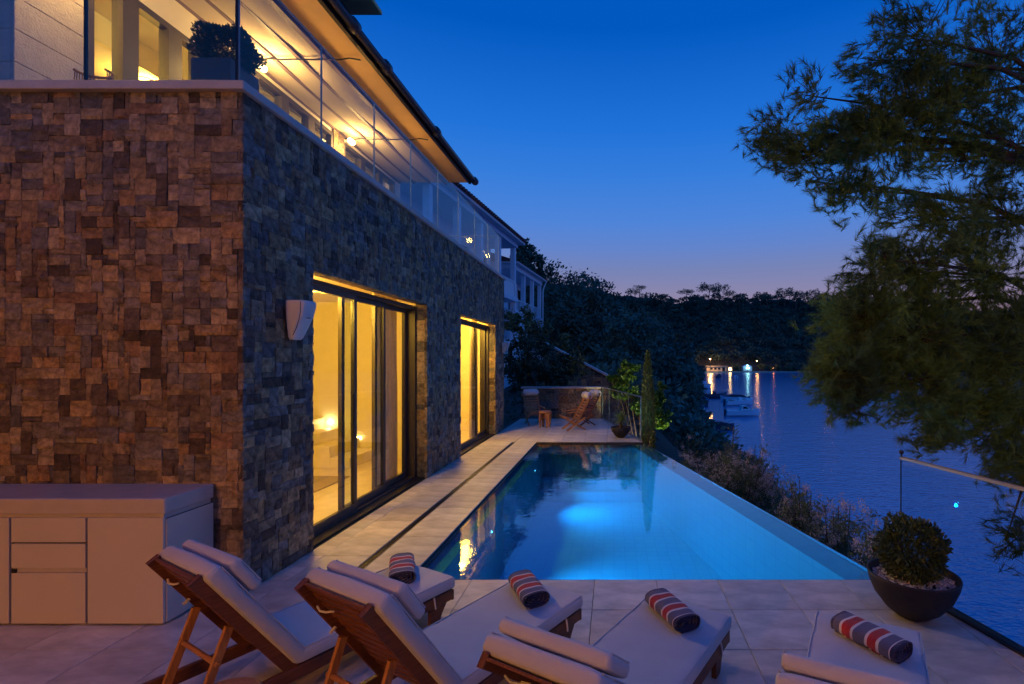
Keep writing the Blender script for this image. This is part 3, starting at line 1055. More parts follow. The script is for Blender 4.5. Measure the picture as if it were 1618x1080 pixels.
# terrace lamps on the upper facade; the nearest is added to warm the cladding
for (y, lb) in ((4.46, 'unseen wall lamp added to warm the pale cladding at the near corner of the upper storey'), (6.78, 'glowing wall lamp under the awning near the potted box bush'), (9.10, 'glowing wall lamp beside the stone pier under the awning')):
    t = empty('wall_lamp', (UX + .03, y, 5.55), 0, lb, 'lamp')
    MB().mm(-.02, .0, -.03, .03, -.04, .04).build('back_plate', M['steel'], t)
    MB().tube([(0, 0, 0), (.16, 0, .0), (.20, 0, .03)], .010).build('arm', M['steel'], t)
    MB().tube([(.20, -.055, .02), (.20, .055, .02)], .045, 14).build('shade', M['bulb_warm'], t)
    point_lamp((UX + .36, y - .02, 5.44), 72, (1, .54, .14), .09)

# awning: fabric bays between dark profiles, with sagging cross seams
AZ = 5.75
aw = empty('awning', (0, 0, 0), 0, None, None, None, up)
bays = [(-4.93, -4.60), (-4.60, -4.25), (-4.25, -3.90)]
seams_y = [4.3, 6.80, 9.27, 11.68]
for (x0, x1) in bays:
    ve, fa = [], []
    ny_, nx_ = 48, 6
    for j in range(ny_ + 1):
        y = 4.3 + (11.68 - 4.3) * j / ny_
        t = ((y - 4.3) / 2.46) % 1.0
        sag = .035 * math.sin(math.pi * t)
        for i in range(nx_ + 1):
            s = i / nx_
            ve.append((x0 + .012 + (x1 - x0 - .024) * s, y, AZ - sag - .02 * math.sin(math.pi * s)))
    for j in range(ny_):
        for i in range(nx_):
            a = j * (nx_ + 1) + i
            fa.append((a, a + 1, a + nx_ + 2, a + nx_ + 1))
    me = bpy.data.meshes.new('awning_fabric'); me.from_pydata(ve, [], fa)
    link('awning_fabric', me, M['awning'], aw, True)
for x in (-4.93, -4.60, -4.25, -3.90):
    MB().mm(x - .026, x + .026, 4.3, 11.68, AZ - .04, AZ + .03).build('awning_rail', M['seam'], aw)
for y in seams_y[1:3]:
    MB().tube([(-4.93 + (1.03 + .5) * s / 10, y, AZ - .045 - .03 * math.sin(math.pi * ((s * .153 / .34) % 1))) for s in range(11)], .010, 6).build('awning_seam', M['dsteel'], aw)
U(MB().mm(-3.90, -3.84, 4.2, 11.72, AZ - .06, AZ + .02), 'eaves_beam', M['seam'])
U(MB().mm(-3.84, -3.36, 4.2, 11.72, AZ + .0, AZ + .03), 'soffit', M['soffit'])
U(MB().mm(-3.36, -3.31, 4.2, 11.74, AZ - .03, AZ + .09), 'fascia', M['dsteel'])
U(MB().mm(-8.4, -3.84, 4.2, 11.72, AZ + .07, AZ + .12), 'roof_deck', M['roof'])
U(MB().prism([(-3.28, AZ + .09), (-8.4, AZ + 1.1), (-8.4, AZ + 1.0), (-3.28, AZ + .04)], 'y', 4.15, 11.8), 'roof_slope', M['roof'])
U(MB().tube([(-3.25, 4.15, AZ + .06), (-3.25, 11.85, AZ + .06)], .055, 12), 'gutter', M['gutter'], True)
for y in (6.3, 7.2, 9.25, 11.8):
    U(MB().tube([(-3.25, y - .06, AZ + .065), (-3.25, y + .06, AZ + .065)], .085, 12), 'gutter_joint', M['gutter'], True)
# rows of roof tiles seen edge on above the gutter
for i in range(30):
    y = 4.3 + i * .25
    U(MB().tube([(-3.30, y, AZ + .125), (-3.75, y, AZ + .215)], .05, 8), 'roof_tile', M['roof'], True)
# chimney-like top storey corner
U(MB().mm(-6.2, -4.30, 7.6, 8.2, 6.0, 7.30), 'chimney', M['roof'])
U(MB().mm(-6.4, -3.80, 7.5, 8.3, 7.30, 7.36), 'chimney_slab', M['soffit'])


# balustrades
def balustrade(name, label, segs, z0, z1, rail=None, group=None, joints=True, gm='bglass'):
    t = empty(name, (segs[0][0][0], segs[0][0][1], z0), 0, label, 'balustrade', group)
    o = Vector((segs[0][0][0], segs[0][0][1], z0))
    for (a, b) in segs:
        a3, b3 = Vector((a[0], a[1], 0)) - Vector((o.x, o.y, 0)), Vector((b[0], b[1], 0)) - Vector((o.x, o.y, 0))
        d = (b3 - a3).normalized() * .004
        MB().bar(a3 + d + Vector((0, 0, (z1 - z0) / 2)), b3 - d + Vector((0, 0, (z1 - z0) / 2)), .014, z1 - z0).build('glass_pane', M[gm], t)
    return t


ys_ = [3.51 + .99 * i for i in range(9)]
bal = balustrade('glass_balustrade', 'frameless glass balustrade running along the upper terrace above the pool side wall', [((WX, ys_[i]), (WX, ys_[i + 1])) for i in range(8)], WZ + .063, 4.436)
edge_m = mat('glass_edge', (.24, .34, .38), .25)
for i in range(9):
    MB().mm(-.0075, .0075, ys_[i] - 3.51 - .002, ys_[i] - 3.51 + .002, .001, 4.436 - WZ - .063).build('pane_edge', edge_m, bal)
MB().mm(-.0078, .0078, .0, 7.92, 4.438 - WZ - .063, 4.442 - WZ - .063).build('top_edge', edge_m, bal)
bal2 = balustrade('glass_balustrade', 'frameless glass balustrade along the front coping of the stone wall', [((-2.612, 3.51), (-3.655, 3.51)), ((-3.665, 3.51), (-4.71, 3.51)), ((-4.72, 3.51), (-5.76, 3.51))], WZ + .063, 4.436)
for x in (-1.048,):
    MB().mm(x - .008, x + .008, -.008, .008, .001, .846).build('pane_edge', M['dsteel'], bal2)
MB().mm(-.006, .006, -.01, .01, .001, .846).build('corner_edge', M['dsteel'], bal2)
bal3 = balustrade('glass_balustrade', 'glass balustrade closing the far end of the upper terrace', [((-2.62, 11.43), (-3.7, 11.43)), ((-3.71, 11.43), (-4.9, 11.43))], WZ + .063, 4.436, gm='eglass')
MB().mm(-2.28, 0, -.008, .008, 4.438 - WZ - .063, 4.444 - WZ - .063).build('top_edge', edge_m, bal3)

# terrace fences by the pool
fz = .90
a0, a1 = (rail_x(3.79), 3.79), (rail_x(2.62), 2.62)
fence = balustrade('glass_fence', 'glass fence with slim steel handrail beside the bowl planter', [(a0, a1), ((rail_x(2.61), 2.61), (rail_x(1.3), 1.3))], .004, fz, gm='fglass')
fence['category'] = 'fence'
d_ = Vector((rail_x(1.3) - a0[0], 1.3 - a0[1], 0))
MB().bar(Vector((0, 0, fz + .012)), d_ + Vector((0, 0, fz + .010)), .030, .012, bev=.003).build('handrail', M['rail'], fence)
MB().mm(-.004, .004, .003, .009, 0, fz).build('end_trim', M['dsteel'], fence)
MB().bar(Vector((-.06, 0, .004)), d_ + Vector((-.06, 0, .004)), .03, .012).build('base_channel', M['dsteel'], fence)
MB().lathe([(0, .05), (.014, .046), (.018, .035), (.012, .022), (.006, .018), (.006, 0)], (0, 0, fz + .02), 14).build('end_cap', M['dsteel'], fence)
seg = [(edge_x(y), y) for y in (10.3, 11.25, 12.2, 13.15, 13.95)]
fence2 = balustrade('glass_fence', 'glass fence along the far right edge of the terrace behind the low bowl', [(seg[i], seg[i + 1]) for i in range(4)], .004, .88)
fence2['category'] = 'fence'
d_ = Vector((seg[-1][0] - seg[0][0], seg[-1][1] - seg[0][1], 0))
MB().bar(Vector((0, 0, .89)), d_ + Vector((0, 0, .89)), .03, .018).build('handrail', M['steel'], fence2)
MB().bar(Vector((0, 0, .006)), d_ + Vector((0, 0, .006)), .04, .02).build('base_channel', M['steel'], fence2)
for s in seg:
    MB().mm(s[0] - seg[0][0] - .006, s[0] - seg[0][0] + .006, s[1] - seg[0][1] - .006, s[1] - seg[0][1] + .006, 0, .88).build('pane_edge', edge_m, fence2)


# low stone wall closing the terrace and the sloped garden wall behind
def low_wall(name, label, a, b, za, zb, base, th=.22):
    t = empty(name, (a[0], a[1], 0), 0, label, 'wall')
    A, B = Vector((0, 0, 0)), Vector((b[0] - a[0], b[1] - a[1], 0))
    W_ = (B - A).length; u = (B - A).normalized(); n = Vector((u.y, -u.x, 0))
    core = MB()
    pts = [(0, base), (W_, base), (W_, zb), (0, za)]
    vsf = [core.bm.verts.new(A + u * p[0] + Vector((0, 0, p[1])) - n * .03) for p in pts]
    vsb = [core.bm.verts.new(A + u * p[0] + Vector((0, 0, p[1])) - n * th) for p in pts]
    core.bm.faces.new(vsf); core.bm.faces.new(list(reversed(vsb)))
    for i in range(4): core.bm.faces.new((vsf[i], vsf[(i + 1) % 4], vsb[(i + 1) % 4], vsb[i]))
    core.build('core', M['mortar'], t)
    H = max(za, zb) - base
    hs = []
    gs_ = []
    for r in fill(W_, H, cell=.07):
        mid = (r[0] + r[1]) / 2
        if base + r[3] > za + (zb - za) * mid / W_ + .02: continue
        gs_.append(stone_geo((A + Vector((0, 0, base)), u, Vector((0, 0, 1)), n, r, 1)))
    o = np_mesh('wall_stones', np.concatenate([g[1] for g in gs_]), 4, M['stone'], t, np.concatenate([np.tile(g[2], (len(g[1]), 1)) for g in gs_]))
    o['kind'] = 'stuff'
    c = A + u * 0 + Vector((0, 0, za + .025)) - n * (th / 2 - .03); c2 = B + Vector((0, 0, zb + .025)) - n * (th / 2 - .03)
    MB().bar(c, c2, th + .04, .05, bev=.004).build('coping', M['coping'], t)
    return t


low_wall('low_wall', 'low stone wall with pale coping closing the far end of the terrace', (-2.6, 14.2), (-.36, 14.2), .84, .84, 0)
low_wall('garden_wall', 'sloping stone garden wall behind the far shrubs', (-2.5, 17.8), (.3, 17.2), 2.25, .82, -1.2)

# ------------------------------------------------------------------ speakers
def speaker(y, z0, z1, label, s=1.0):
    t = empty('wall_speaker', (WX + .012, y, z0), 0, label, 'speaker', 'outdoor speakers on the villa wall')
    H = z1 - z0
    sec = []
    n = 8
    mb = MB()
    rings = []
    for j, (tz, dep, w) in enumerate(((0, .045, .13), (.06, .06, .16), (.3, .10, .20), (.6, .15, .23), (.9, .18, .24), (.97, .175, .235), (1.0, .165, .22))):
        dep *= s; w *= s
        pts = [(0, -w / 2), (dep * .75, -w / 2), (dep * .93, -w * .40), (dep, -w * .2), (dep, w * .2), (dep * .93, w * .4), (dep * .75, w / 2), (0, w / 2)]
        rings.append([mb.bm.verts.new((p[0] + .02, p[1], tz * H)) for p in pts])
    for a, b in zip(rings, rings[1:]):
        for k in range(n): mb.bm.faces.new((a[k], a[(k + 1) % n], b[(k + 1) % n], b[k]))
    mb.bm.faces.new(list(reversed(rings[0]))); mb.bm.faces.new(rings[-1])
    mb.build('cabinet', M['white'], t)
    MB().mm(0, .02, -.05, .05, H * .3, H * .7).build('bracket', M['dsteel'], t)
    MB().lathe([(0, .006), (.016, .004), (.018, 0)], n=12).build('badge', M['dsteel'], t).location = (.15 * s + .03, -.02, H * .55)
    # arc line of the grille
    MB().tube([(.02 + dep_, -w_ - .002, zz * H) for dep_, w_, zz in ((.05, .09, .1), (.09, .104, .3), (.115, .113, .5), (.128, .117, .7), (.13, .119, .95))], .003, 6).build('grille_edge', M['dsteel'], t)
    return t


speaker(4.06, 1.81, 2.12, 'white wedge shaped speaker on the side wall near the villa corner', .82)
speaker(11.72, 1.80, 2.05, 'white speaker at the far end of the villa side wall', .85)

# ------------------------------------------------------------------ outdoor cabinet
cab = empty('outdoor_cabinet', (-2.79, 3.143, 0), 0, 'low white outdoor kitchen cabinet against the brown stone wall', 'cabinet')
MB().mm(-2.4, -.0105, .02, .385, .012, .655).build('carcass', M['dsteel'], cab)  # dark colour stands in for shade in the gaps between fronts
MB().mm(-.010, -.001, .02, .385, .012, .655).build('side_panel', M['cabinet'], cab)
MB().mm(-2.4, -.02, .03, .385, .0, .011).build('plinth', M['dsteel'], cab)
MB().mm(-2.4, 0, 0, .39, .690, .786, bev=.006).build('worktop', M['ctop'], cab)
MB().mm(-2.4, -.02, .018, .385, .656, .689).build('shadow_gap', M['coping'], cab)
def xat(px): return (px - 262) / F * 3.143
def zat(py): return CH - (py - VY) / F * 3.143
for (a, b, zt, zb_, nm) in ((-260, 16, 818, 985, 'cabinet_door'), (20, 137, 818, 856.5, 'drawer'), (20, 137, 859, 897, 'drawer'), (20, 137, 905, 985, 'drawer'), (140.5, 260, 818, 985, 'cabinet_door')):
    MB().mm(xat(a), xat(b), -.001, .018, zat(zb_), zat(zt), bev=.0015).build(nm, M['cabinet'], cab)
MB().mm(xat(20), xat(137), .008, .0195, zat(904.5), zat(897.6)).build('finger_groove', M['coping'], cab)
MB().mm(xat(21), xat(27), -.004, .012, zat(905), zat(899)).build('lock', M['dsteel'], cab)

# ------------------------------------------------------------------ loungers
def sweep_cushion(path, th, w, name, m, parent, round_=.022, nseg=5):
    """rounded cushion of thickness th and width w along a y,z path (its underside)"""
    pts = [Vector((0, p[0], p[1])) for p in path]
    L_ = [0]
    for a, b in zip(pts, pts[1:]): L_.append(L_[-1] + (b - a).length)
    T = L_[-1]
    stn = [0, .004, .010, .018, .028]
    stn = stn + [s for s in np.linspace(.05, T - .05, 30)] + [T - .028, T - .018, T - .010, T - .004, T]
    def at(s):
        s = min(max(s, 0), T)
        for i in range(len(L_) - 1):
            if s <= L_[i + 1] + 1e-9:
                t = (s - L_[i]) / max(L_[i + 1] - L_[i], 1e-9)
                return pts[i].lerp(pts[i + 1], t), (pts[i + 1] - pts[i]).normalized()
        return pts[-1], (pts[-1] - pts[-2]).normalized()
    cs = []
    h = th / 2
    for k in range(32):
        a = 2 * math.pi * k / 32
        c, s = math.cos(a), math.sin(a)
        e = .20
        cx = math.copysign(abs(c) ** (e), c); cz = math.copysign(abs(s) ** (.36), s)
        cs.append((cx * w / 2, cz * h))
    mb = MB()
    rings = []
    for s in stn:
        p, d = at(s)
        p2, d2 = at(s + .04); p1, d1 = at(s - .04)
        d = (p2 - p1).normalized()
        nrm = Vector((0, -d.z, d.y))
        if nrm.z < 0: nrm = -nrm
        e = min(s, T - s)
        f = min(1.0, math.sqrt(max(0, 1 - (1 - min(e / round_, 1)) ** 2)) * .55 + .45) if e < round_ else 1.0
        fx = 1 - (1 - f) * .09
        pf = 0
        rings.append([mb.bm.verts.new(p + nrm * (h + cz * f + (((.0022 * math.sin(s * 31 + cx * 9) + .0015 * math.sin(s * 77 - cx * 21)) if cz > 0 else 0))) + Vector((cx * fx, 0, 0))) for cx, cz in cs])
    for a, b in zip(rings, rings[1:]):
        for k in range(32): mb.bm.faces.new((a[k], a[(k + 1) % 32], b[(k + 1) % 32], b[k]))
    mb.bm.faces.new(rings[0]); mb.bm.faces.new(rings[-1])
    cu = mb.build(name, m, parent, True)
    for sx_ in (-1, 1):          # piping along both top edges
        pp = []
        for s in stn[3:-3]:
            p, d = at(s)
            d = (at(s + .04)[0] - at(s - .04)[0]).normalized()
            nrm = Vector((0, -d.z, d.y))
            if nrm.z < 0: nrm = -nrm
            pp.append(p + nrm * (2 * h * .955) + Vector((sx_ * w / 2 * .968, 0, 0)))
        MB().tube(pp, .0034, 6).build('piping', m, cu, True)
    return cu


def lounger(foot_right, rz, seat, ang, blen, label):
    w = .50
    R_ = Matrix.Rotation(rz, 3, 'Z')
    org = Vector((foot_right[0], foot_right[1], 0)) - R_ @ Vector((w / 2, 0, 0))
    t = empty('sun_lounger', org, rz, label, 'sun lounger', 'sun loungers lined up at the near end of the pool')
    W_ = M['wood']
    ZR = .125          # rail underside
    LEN = 1.62
    for s in (-1, 1):
        MB().mm(s * .225 - .014, s * .225 + .014, -LEN, -.02, ZR, ZR + .062, bev=.003).build('side_rail', W_, t)
    MB().mm(-.238, .238, -.019, .0, ZR - .005, ZR + .060, bev=.003).build('foot_rail', W_, t)
    MB().mm(-.210, .210, -LEN, -LEN + .028, ZR + .005, ZR + .055, bev=.003).build('head_rail', W_, t)
    for (sx, y, lean) in ((-1, -.10, 1), (1, -.10, 1), (-1, -LEN + .14, -1), (1, -LEN + .14, -1)):
        mb = MB()
        x = sx * .205
        pts = [(y + .10 * lean, ZR + .055), (y - .07 * lean, ZR + .055), (y - .065 * lean, 0), (y - .005 * lean, 0), (y + .02 * lean, .06)]
        mb.prism(pts, 'x', x - .013, x + .013)
        mb.build('leg', W_, t)
    n_s = int(seat / .085)
    for i in range(n_s):
        y = -.06 - i * .085
        MB().mm(-.209, .209, y - .028, y + .028, ZR + .044, ZR + .058).build('seat_slat', W_, t)
    ca, sa = math.cos(ang), math.sin(ang)
    hy, hz = -seat, ZR + .066
    def B(s, n=0): return Vector((0, hy - s * ca - n * sa * -1 * -1, hz + s * sa - n * ca)) if False else Vector((0, hy - s * ca - n * sa, hz + s * sa - n * ca))
    # backrest frame: two stiles, slats across
    for s in (-1, 1):
        a, b = B(-.02, .0) + Vector((s * .212, 0, 0)), B(blen + .01, .0) + Vector((s * .212, 0, 0))
        MB().bar(a, b, .024, .046, bev=.003).build('back_stile', W_, t)
    ns = int(blen / .056)
    for i in range(ns):
        c = B(.03 + i * (blen - .04) / (ns - 1), -.008)
        MB().box(c, (.40, .040, .012), rx=-ang, bev=.002).build('back_slat', W_, t)
    # prop frame under the backrest
    top = B(blen * .55, .03)
    bot = Vector((0, top.y - .12, ZR + .02)) if ang > .75 else Vector((0, top.y - .02, ZR + .04))
    for s in (-1, 1):
        MB().bar(top + Vector((s * .165, 0, 0)), bot + Vector((s * .165, 0, 0)), .020, .026, bev=.003).build('prop_leg', M['lwood'], t)
    for q_ in (.42, .985):
        c = top.lerp(bot, q_)
        MB().tube([c + Vector((-.19, 0, 0)), c + Vector((.19, 0, 0))], .011, 10).build('prop_bar', M['lwood'], t)
    # white cord tie on the back
    c = B(blen * .86, .02)
    MB().tube([c + Vector((-.17 + .03 * i, -.006 * math.sin(i * 1.7), -.012 * math.sin(i))) for i in range(5)], .0045, 6).build('cord', M['twhite'], t)
    c = B(blen * .62, .034)
    MB().box(c + Vector((-.19, 0, 0)), (.012, .008, .03), rx=-ang).build('cord', M['twhite'], t)
    # cushion strap near the foot
    MB().tube([(.240, -.16, ZR + .07), (.246, -.16, ZR + .045), (.246, -.155, ZR + .015), (.243, -.15, ZR - .003)], .005, 6).build('strap', M['twhite'], t)
    zt = ZR + .067
    # mattress as seat and back pieces meeting in a crease
    cush = [(.004, zt), (-(seat - .02), zt)]
    sweep_cushion(cush, .078, w, 'seat_mattress', M['cushion'], t, round_=.024)
    path = [(hy + .02 * ca - 0 * sa, hz + .012 + .0)]
    bp = []
    for s in (-.015, .03, .10, blen * .6, blen + .005):
        v = B(s, -.016)
        bp.append((v.y, v.z))
    sweep_cushion(bp, .076, w, 'back_mattress', M['cushion'], t, round_=.028)
    # head cushion lying on the front of the back mattress
    pb = [(B(s, -.096).y, B(s, -.096).z) for s in (blen - .215, blen - .12, blen - .028)]
    sweep_cushion(pb, .060, w * .97, 'head_cushion', M['cushion'], t, round_=.032)
    return t


AX = math.atan2(.51, .86)
lounger((-1.009, 3.228), -AX, .98, math.radians(56), .655, 'steeply raised lounger beside the outdoor cabinet, furthest from the glass fence')
lounger((-.178, 2.976), -AX, .98, math.radians(56), .655, 'raised lounger showing its wooden back slats, second from the stone wall')
lounger((.64, 2.739), -AX, .87, math.radians(38), .64, 'low reclined lounger in the middle of the pool edge row')
lounger((1.567, 2.579), -math.atan2(.455, .89), .87, math.radians(38), .64, 'lounger nearest the bowl planter, cut by the photo edge')


# rolled striped towels
def spiral_towel():
    mb = MB()
    turns, n = 3.6, 110
    rx, rz_, th = .092, .046, .0075
    ys2 = [-.168, -.160, -.10, -.03, .03, .10, .160, .168]
    def pt(i, off):
        a = 2 * math.pi * turns * i / n - math.pi * .62
        f = 1 - (i / n) * .86
        ux, uz = math.cos(a), math.sin(a)
        sq = (abs(ux) ** 3 + abs(uz) ** 3) ** (-1 / 3)
        r1 = (rx * f - off), (rz_ * f - off)
        return (r1[0] * ux * sq * .95, r1[1] * uz * sq)
    for j in range(len(ys2) - 1):
        pass
    grid_o, grid_i = [], []
    for j, y in enumerate(ys2):
        e = .003 if j in (0, len(ys2) - 1) else 0
        ro, ri = [], []
        for i in range(n + 1):
            wob = .0022 * math.sin(i * .33 + j * 1.9) + .0016 * math.sin(j * 2.3 + i * .9)
            x, z = pt(i, e + wob * (i < 32))
            yy = y + .0015 * math.sin(i * .21) * (1 if j in (0, len(ys2) - 1) else 0) - (.008 * (i / n) * (1 if y > .12 else (-1 if y < -.12 else 0)))
            ro.append(mb.bm.verts.new((x, yy, z)))
            x, z = pt(i, th - e)
            ri.append(mb.bm.verts.new((x, yy, z)))
        grid_o.append(ro); grid_i.append(ri)
    J = len(ys2) - 1
    for j in range(J):
        for i in range(n):
            mb.bm.faces.new((grid_o[j][i], grid_o[j][i + 1], grid_o[j + 1][i + 1], grid_o[j + 1][i]))
            mb.bm.faces.new((grid_i[j][i], grid_i[j + 1][i], grid_i[j + 1][i + 1], grid_i[j][i + 1]))
    for i in range(n):
        for j in (0, J):
            mb.bm.faces.new((grid_o[j][i], grid_i[j][i], grid_i[j][i + 1], grid_o[j][i + 1]))
    for j in range(J):
        for i in (0, n):
            mb.bm.faces.new((grid_o[j][i], grid_o[j + 1][i], grid_i[j + 1][i], grid_i[j][i]))
    return mb.build('rolled_towel', M['towel'], None, True)


tw = spiral_towel()
tp = [(-1.36, 3.24, .40, 'red and white striped towel rolled on the lounger next to the cabinet'),
      (-.507, 2.96, .46, 'red and white striped towel rolled on the lounger with visible back slats'),
      (.303, 2.71, .42, 'red and white striped towel rolled on the middle low lounger'),
      (1.235, 2.45, .52, 'red and white striped towel rolled on the lounger nearest the bowl planter')]
for i, (x, y, a, lb) in enumerate(tp):
    o = tw if i == 0 else tw.copy()
    if i: COL.objects.link(o)
    o.location = (x, y, .272 + .043)
    o.rotation_euler = (0, random.uniform(-.04, .04), a)
    tag(o, lb, 'towel', 'rolled striped towels')

# small round table between the loungers
t = empty('side_table', (-1.50, 1.93, 0), 0, 'small round wooden side table between the two raised loungers', 'table')
MB().lathe([(0, .36), (.128, .36), (.135, .354), (.135, .336), (.128, .330), (0, .330)], n=40).build('table_top', M['lwood'], t)
for k in range(3):
    a = k * 2.094 + .4
    MB().bar((.10 * math.cos(a), .10 * math.sin(a), .0), (.06 * math.cos(a), .06 * math.sin(a), .33), .022, .022).build('leg', M['wood'], t)

# ------------------------------------------------------------------ bushes and planters
def ball_points(n, r, squash=1.0, inner=.55, lump=.12, seed=1):
    rg = np.random.default_rng(seed)
    d = unit(rg.normal(size=(n, 3)))
    ph_ = rg.uniform(0, 6, 6)
    l = 1 + lump * (np.sin(4 * d[:, 0] + ph_[0]) * np.sin(5 * d[:, 1] + ph_[1]) + .7 * np.sin(7 * d[:, 2] + ph_[2] + 3 * d[:, 0]))
    rr = rg.uniform(inner, 1, n) ** .5
    p = d * (r * l * rr)[:, None]
    p[:, 2] *= squash
    return p, d


def bush(parent, c, r, n, size, m, squash=1.0, seed=1, inner=.4, lump=.12, aspect=2.0, up=.3, name='foliage'):
    p, d = ball_points(n, r, squash, inner, lump, seed)
    return np_mesh(name, leaf_quads(p + np.array(c), size, aspect, up, d), 4, m, parent)


bw = empty('bowl_planter', (1.93, 3.27, 0), 0, 'large dark bowl planter with white pebbles and a clipped box bush by the glass fence', 'planter')
MB().lathe([(0, 0), (.085, 0), (.10, .008), (.165, .06), (.225, .14), (.258, .22), (.268, .268), (.266, .275), (.252, .275), (.248, .262), (.235, .225), (.0, .225)], n=56).build('bowl', M['bowl'], bw, True)
# pebbles
rg = np.random.default_rng(3)
PV, PC = [], []
ico = bmesh.new(); bmesh.ops.create_icosphere(ico, subdivisions=1, radius=1)
iv = np.array([v.co[:] for v in ico.verts]); itf = np.array([[v.index for v in f.verts] for f in ico.faces]); ico.free()
for k in range(950):
    r = .232 * math.sqrt(rg.uniform()); a = rg.uniform(0, 6.283)
    s = rg.uniform(.007, .0125, 3) * np.array([1.2, .9, .7])
    c, sn = math.cos(a * 7), math.sin(a * 7)
    v = iv * s
    v = np.stack([v[:, 0] * c - v[:, 1] * sn, v[:, 0] * sn + v[:, 1] * c, v[:, 2]], 1) + np.array([r * math.cos(a), r * math.sin(a), .230 + rg.uniform(0, .012) + .012 * (1 - r / .23)])
    PV.append(v[itf].reshape(-1, 3)); t_ = rg.uniform(.35, .75)
    PC.append(np.tile([t_, t_ * .95, t_ * .88, 1], (len(itf) * 3, 1)))
o = np_mesh('pebbles', np.concatenate(PV), 3, M['pebble'], bw, np.concatenate(PC)); o['kind'] = 'stuff'
bx = empty('box_bush', (1.93, 3.27, .24), 0, None, None, None, None)
bush(bx, (0, 0, .185), .205, 5000, .033, M['boxleaf'], 1.0, 5, .3, .11, 2.0)
bx.parent = bw; bx.location = (0, .0, .24)
st_ = MB()
for k in range(9):
    a = k * .7
    st_.tube([(0, 0, -.02), (.03 * math.cos(a), .03 * math.sin(a), .06), (.13 * math.cos(a), .13 * math.sin(a), .2 + .03 * (k % 3))], [.009, .007, .003], 5)
st_.build('stems', M['bark'], bx)

bw2 = empty('bowl_planter', (.145, 10.75, 0), 0, 'small dark bowl planter with a spiky yucca at the far pool corner', 'planter')
MB().lathe([(0, 0), (.07, 0), (.13, .05), (.19, .13), (.215, .215), (.212, .225), (.198, .225), (.185, .19), (0, .19)], n=40).build('bowl', M['bowl'], bw2, True)
MB().tube([(0, 0, .18), (.01, 0, .26), (0, .01, .33)], [.035, .03, .028], 10).build('trunk', M['bark'], bw2)
rg = np.random.default_rng(8)
LV = []
for k in range(90):
    a = rg.uniform(0, 6.283); el = rg.uniform(-.15, 1.35)
    L_ = rg.uniform(.20, .31); w = .017
    d = np.array([math.cos(a) * math.cos(el), math.sin(a) * math.cos(el), math.sin(el)])
    s = unit(np.cross(d, [0, 0, 1.0]) + 1e-3)
    b0 = np.array([0, 0, .33 + .03 * rg.uniform()])
    m1 = b0 + d * L_ * .55; tp_ = b0 + d * L_ + np.array([0, 0, -.05 * math.cos(el)])
    LV += [b0 - s * w * .6, b0 + s * w * .6, m1 + s * w, m1 - s * w, m1 - s * w, m1 + s * w, tp_ + s * .001, tp_ - s * .001]
np_mesh('leaves', np.array(LV), 4, M['yucca'], bw2)

# upper terrace planter
up_ = empty('square_planter', (-2.96, 3.86, 3.30), 0, 'dark square planter with a round box bush on the upper terrace corner', 'planter')
pl = MB()
pl.mm(-.14, .15, -.15, -.135, 0, .565); pl.mm(-.14, .15, .135, .15, 0, .565)
pl.mm(-.14, -.125, -.135, .135, 0, .565); pl.mm(.135, .15, -.135, .135, 0, .565)
pl.build('box', M['planter'], up_)
MB().mm(-.124, .134, -.134, .134, .48, .535).build('soil', M['soil'], up_)
bush(up_, (.02, 0, .70), .205, 7500, .027, M['boxleaf'], .82, 9, .35, .12, 1.9)

# wicker chair back on the upper terrace
t = empty('wicker_chair', (-4.10, 3.98, 3.30), 0, 'rattan tub chair showing its curved top above the front coping', 'chair')
mb = MB(); rr_ = .125
ring = [(rr_ * math.cos(a), rr_ * .8 * math.sin(a), .62) for a in np.linspace(-.2, math.pi + .2, 20)]
mb.tube(ring, .010, 8)
mb.build('top_rail', M['lwood'], t)
for i, a in enumerate(np.linspace(-.1, math.pi + .1, 22)):
    MB().tube([(rr_ * math.cos(a), rr_ * .8 * math.sin(a), .62), (rr_ * 1.1 * math.cos(a), rr_ * .9 * math.sin(a), .48), (rr_ * .9 * math.cos(a), rr_ * .75 * math.sin(a), .33)], .004, 5).build('cane', M['lwood'], t)
MB().lathe([(0, .34), (.13, .34), (.13, .31), (0, .31)], n=24).build('seat', M['lwood'], t)
for k in range(4):
    a = .785 + k * 1.571
    MB().tube([(.11 * math.cos(a),   .11 * math.sin(a), .31), (.14 * math.cos(a), .14 * math.sin(a), 0)], .010, 6).build('leg', M['wood'], t)


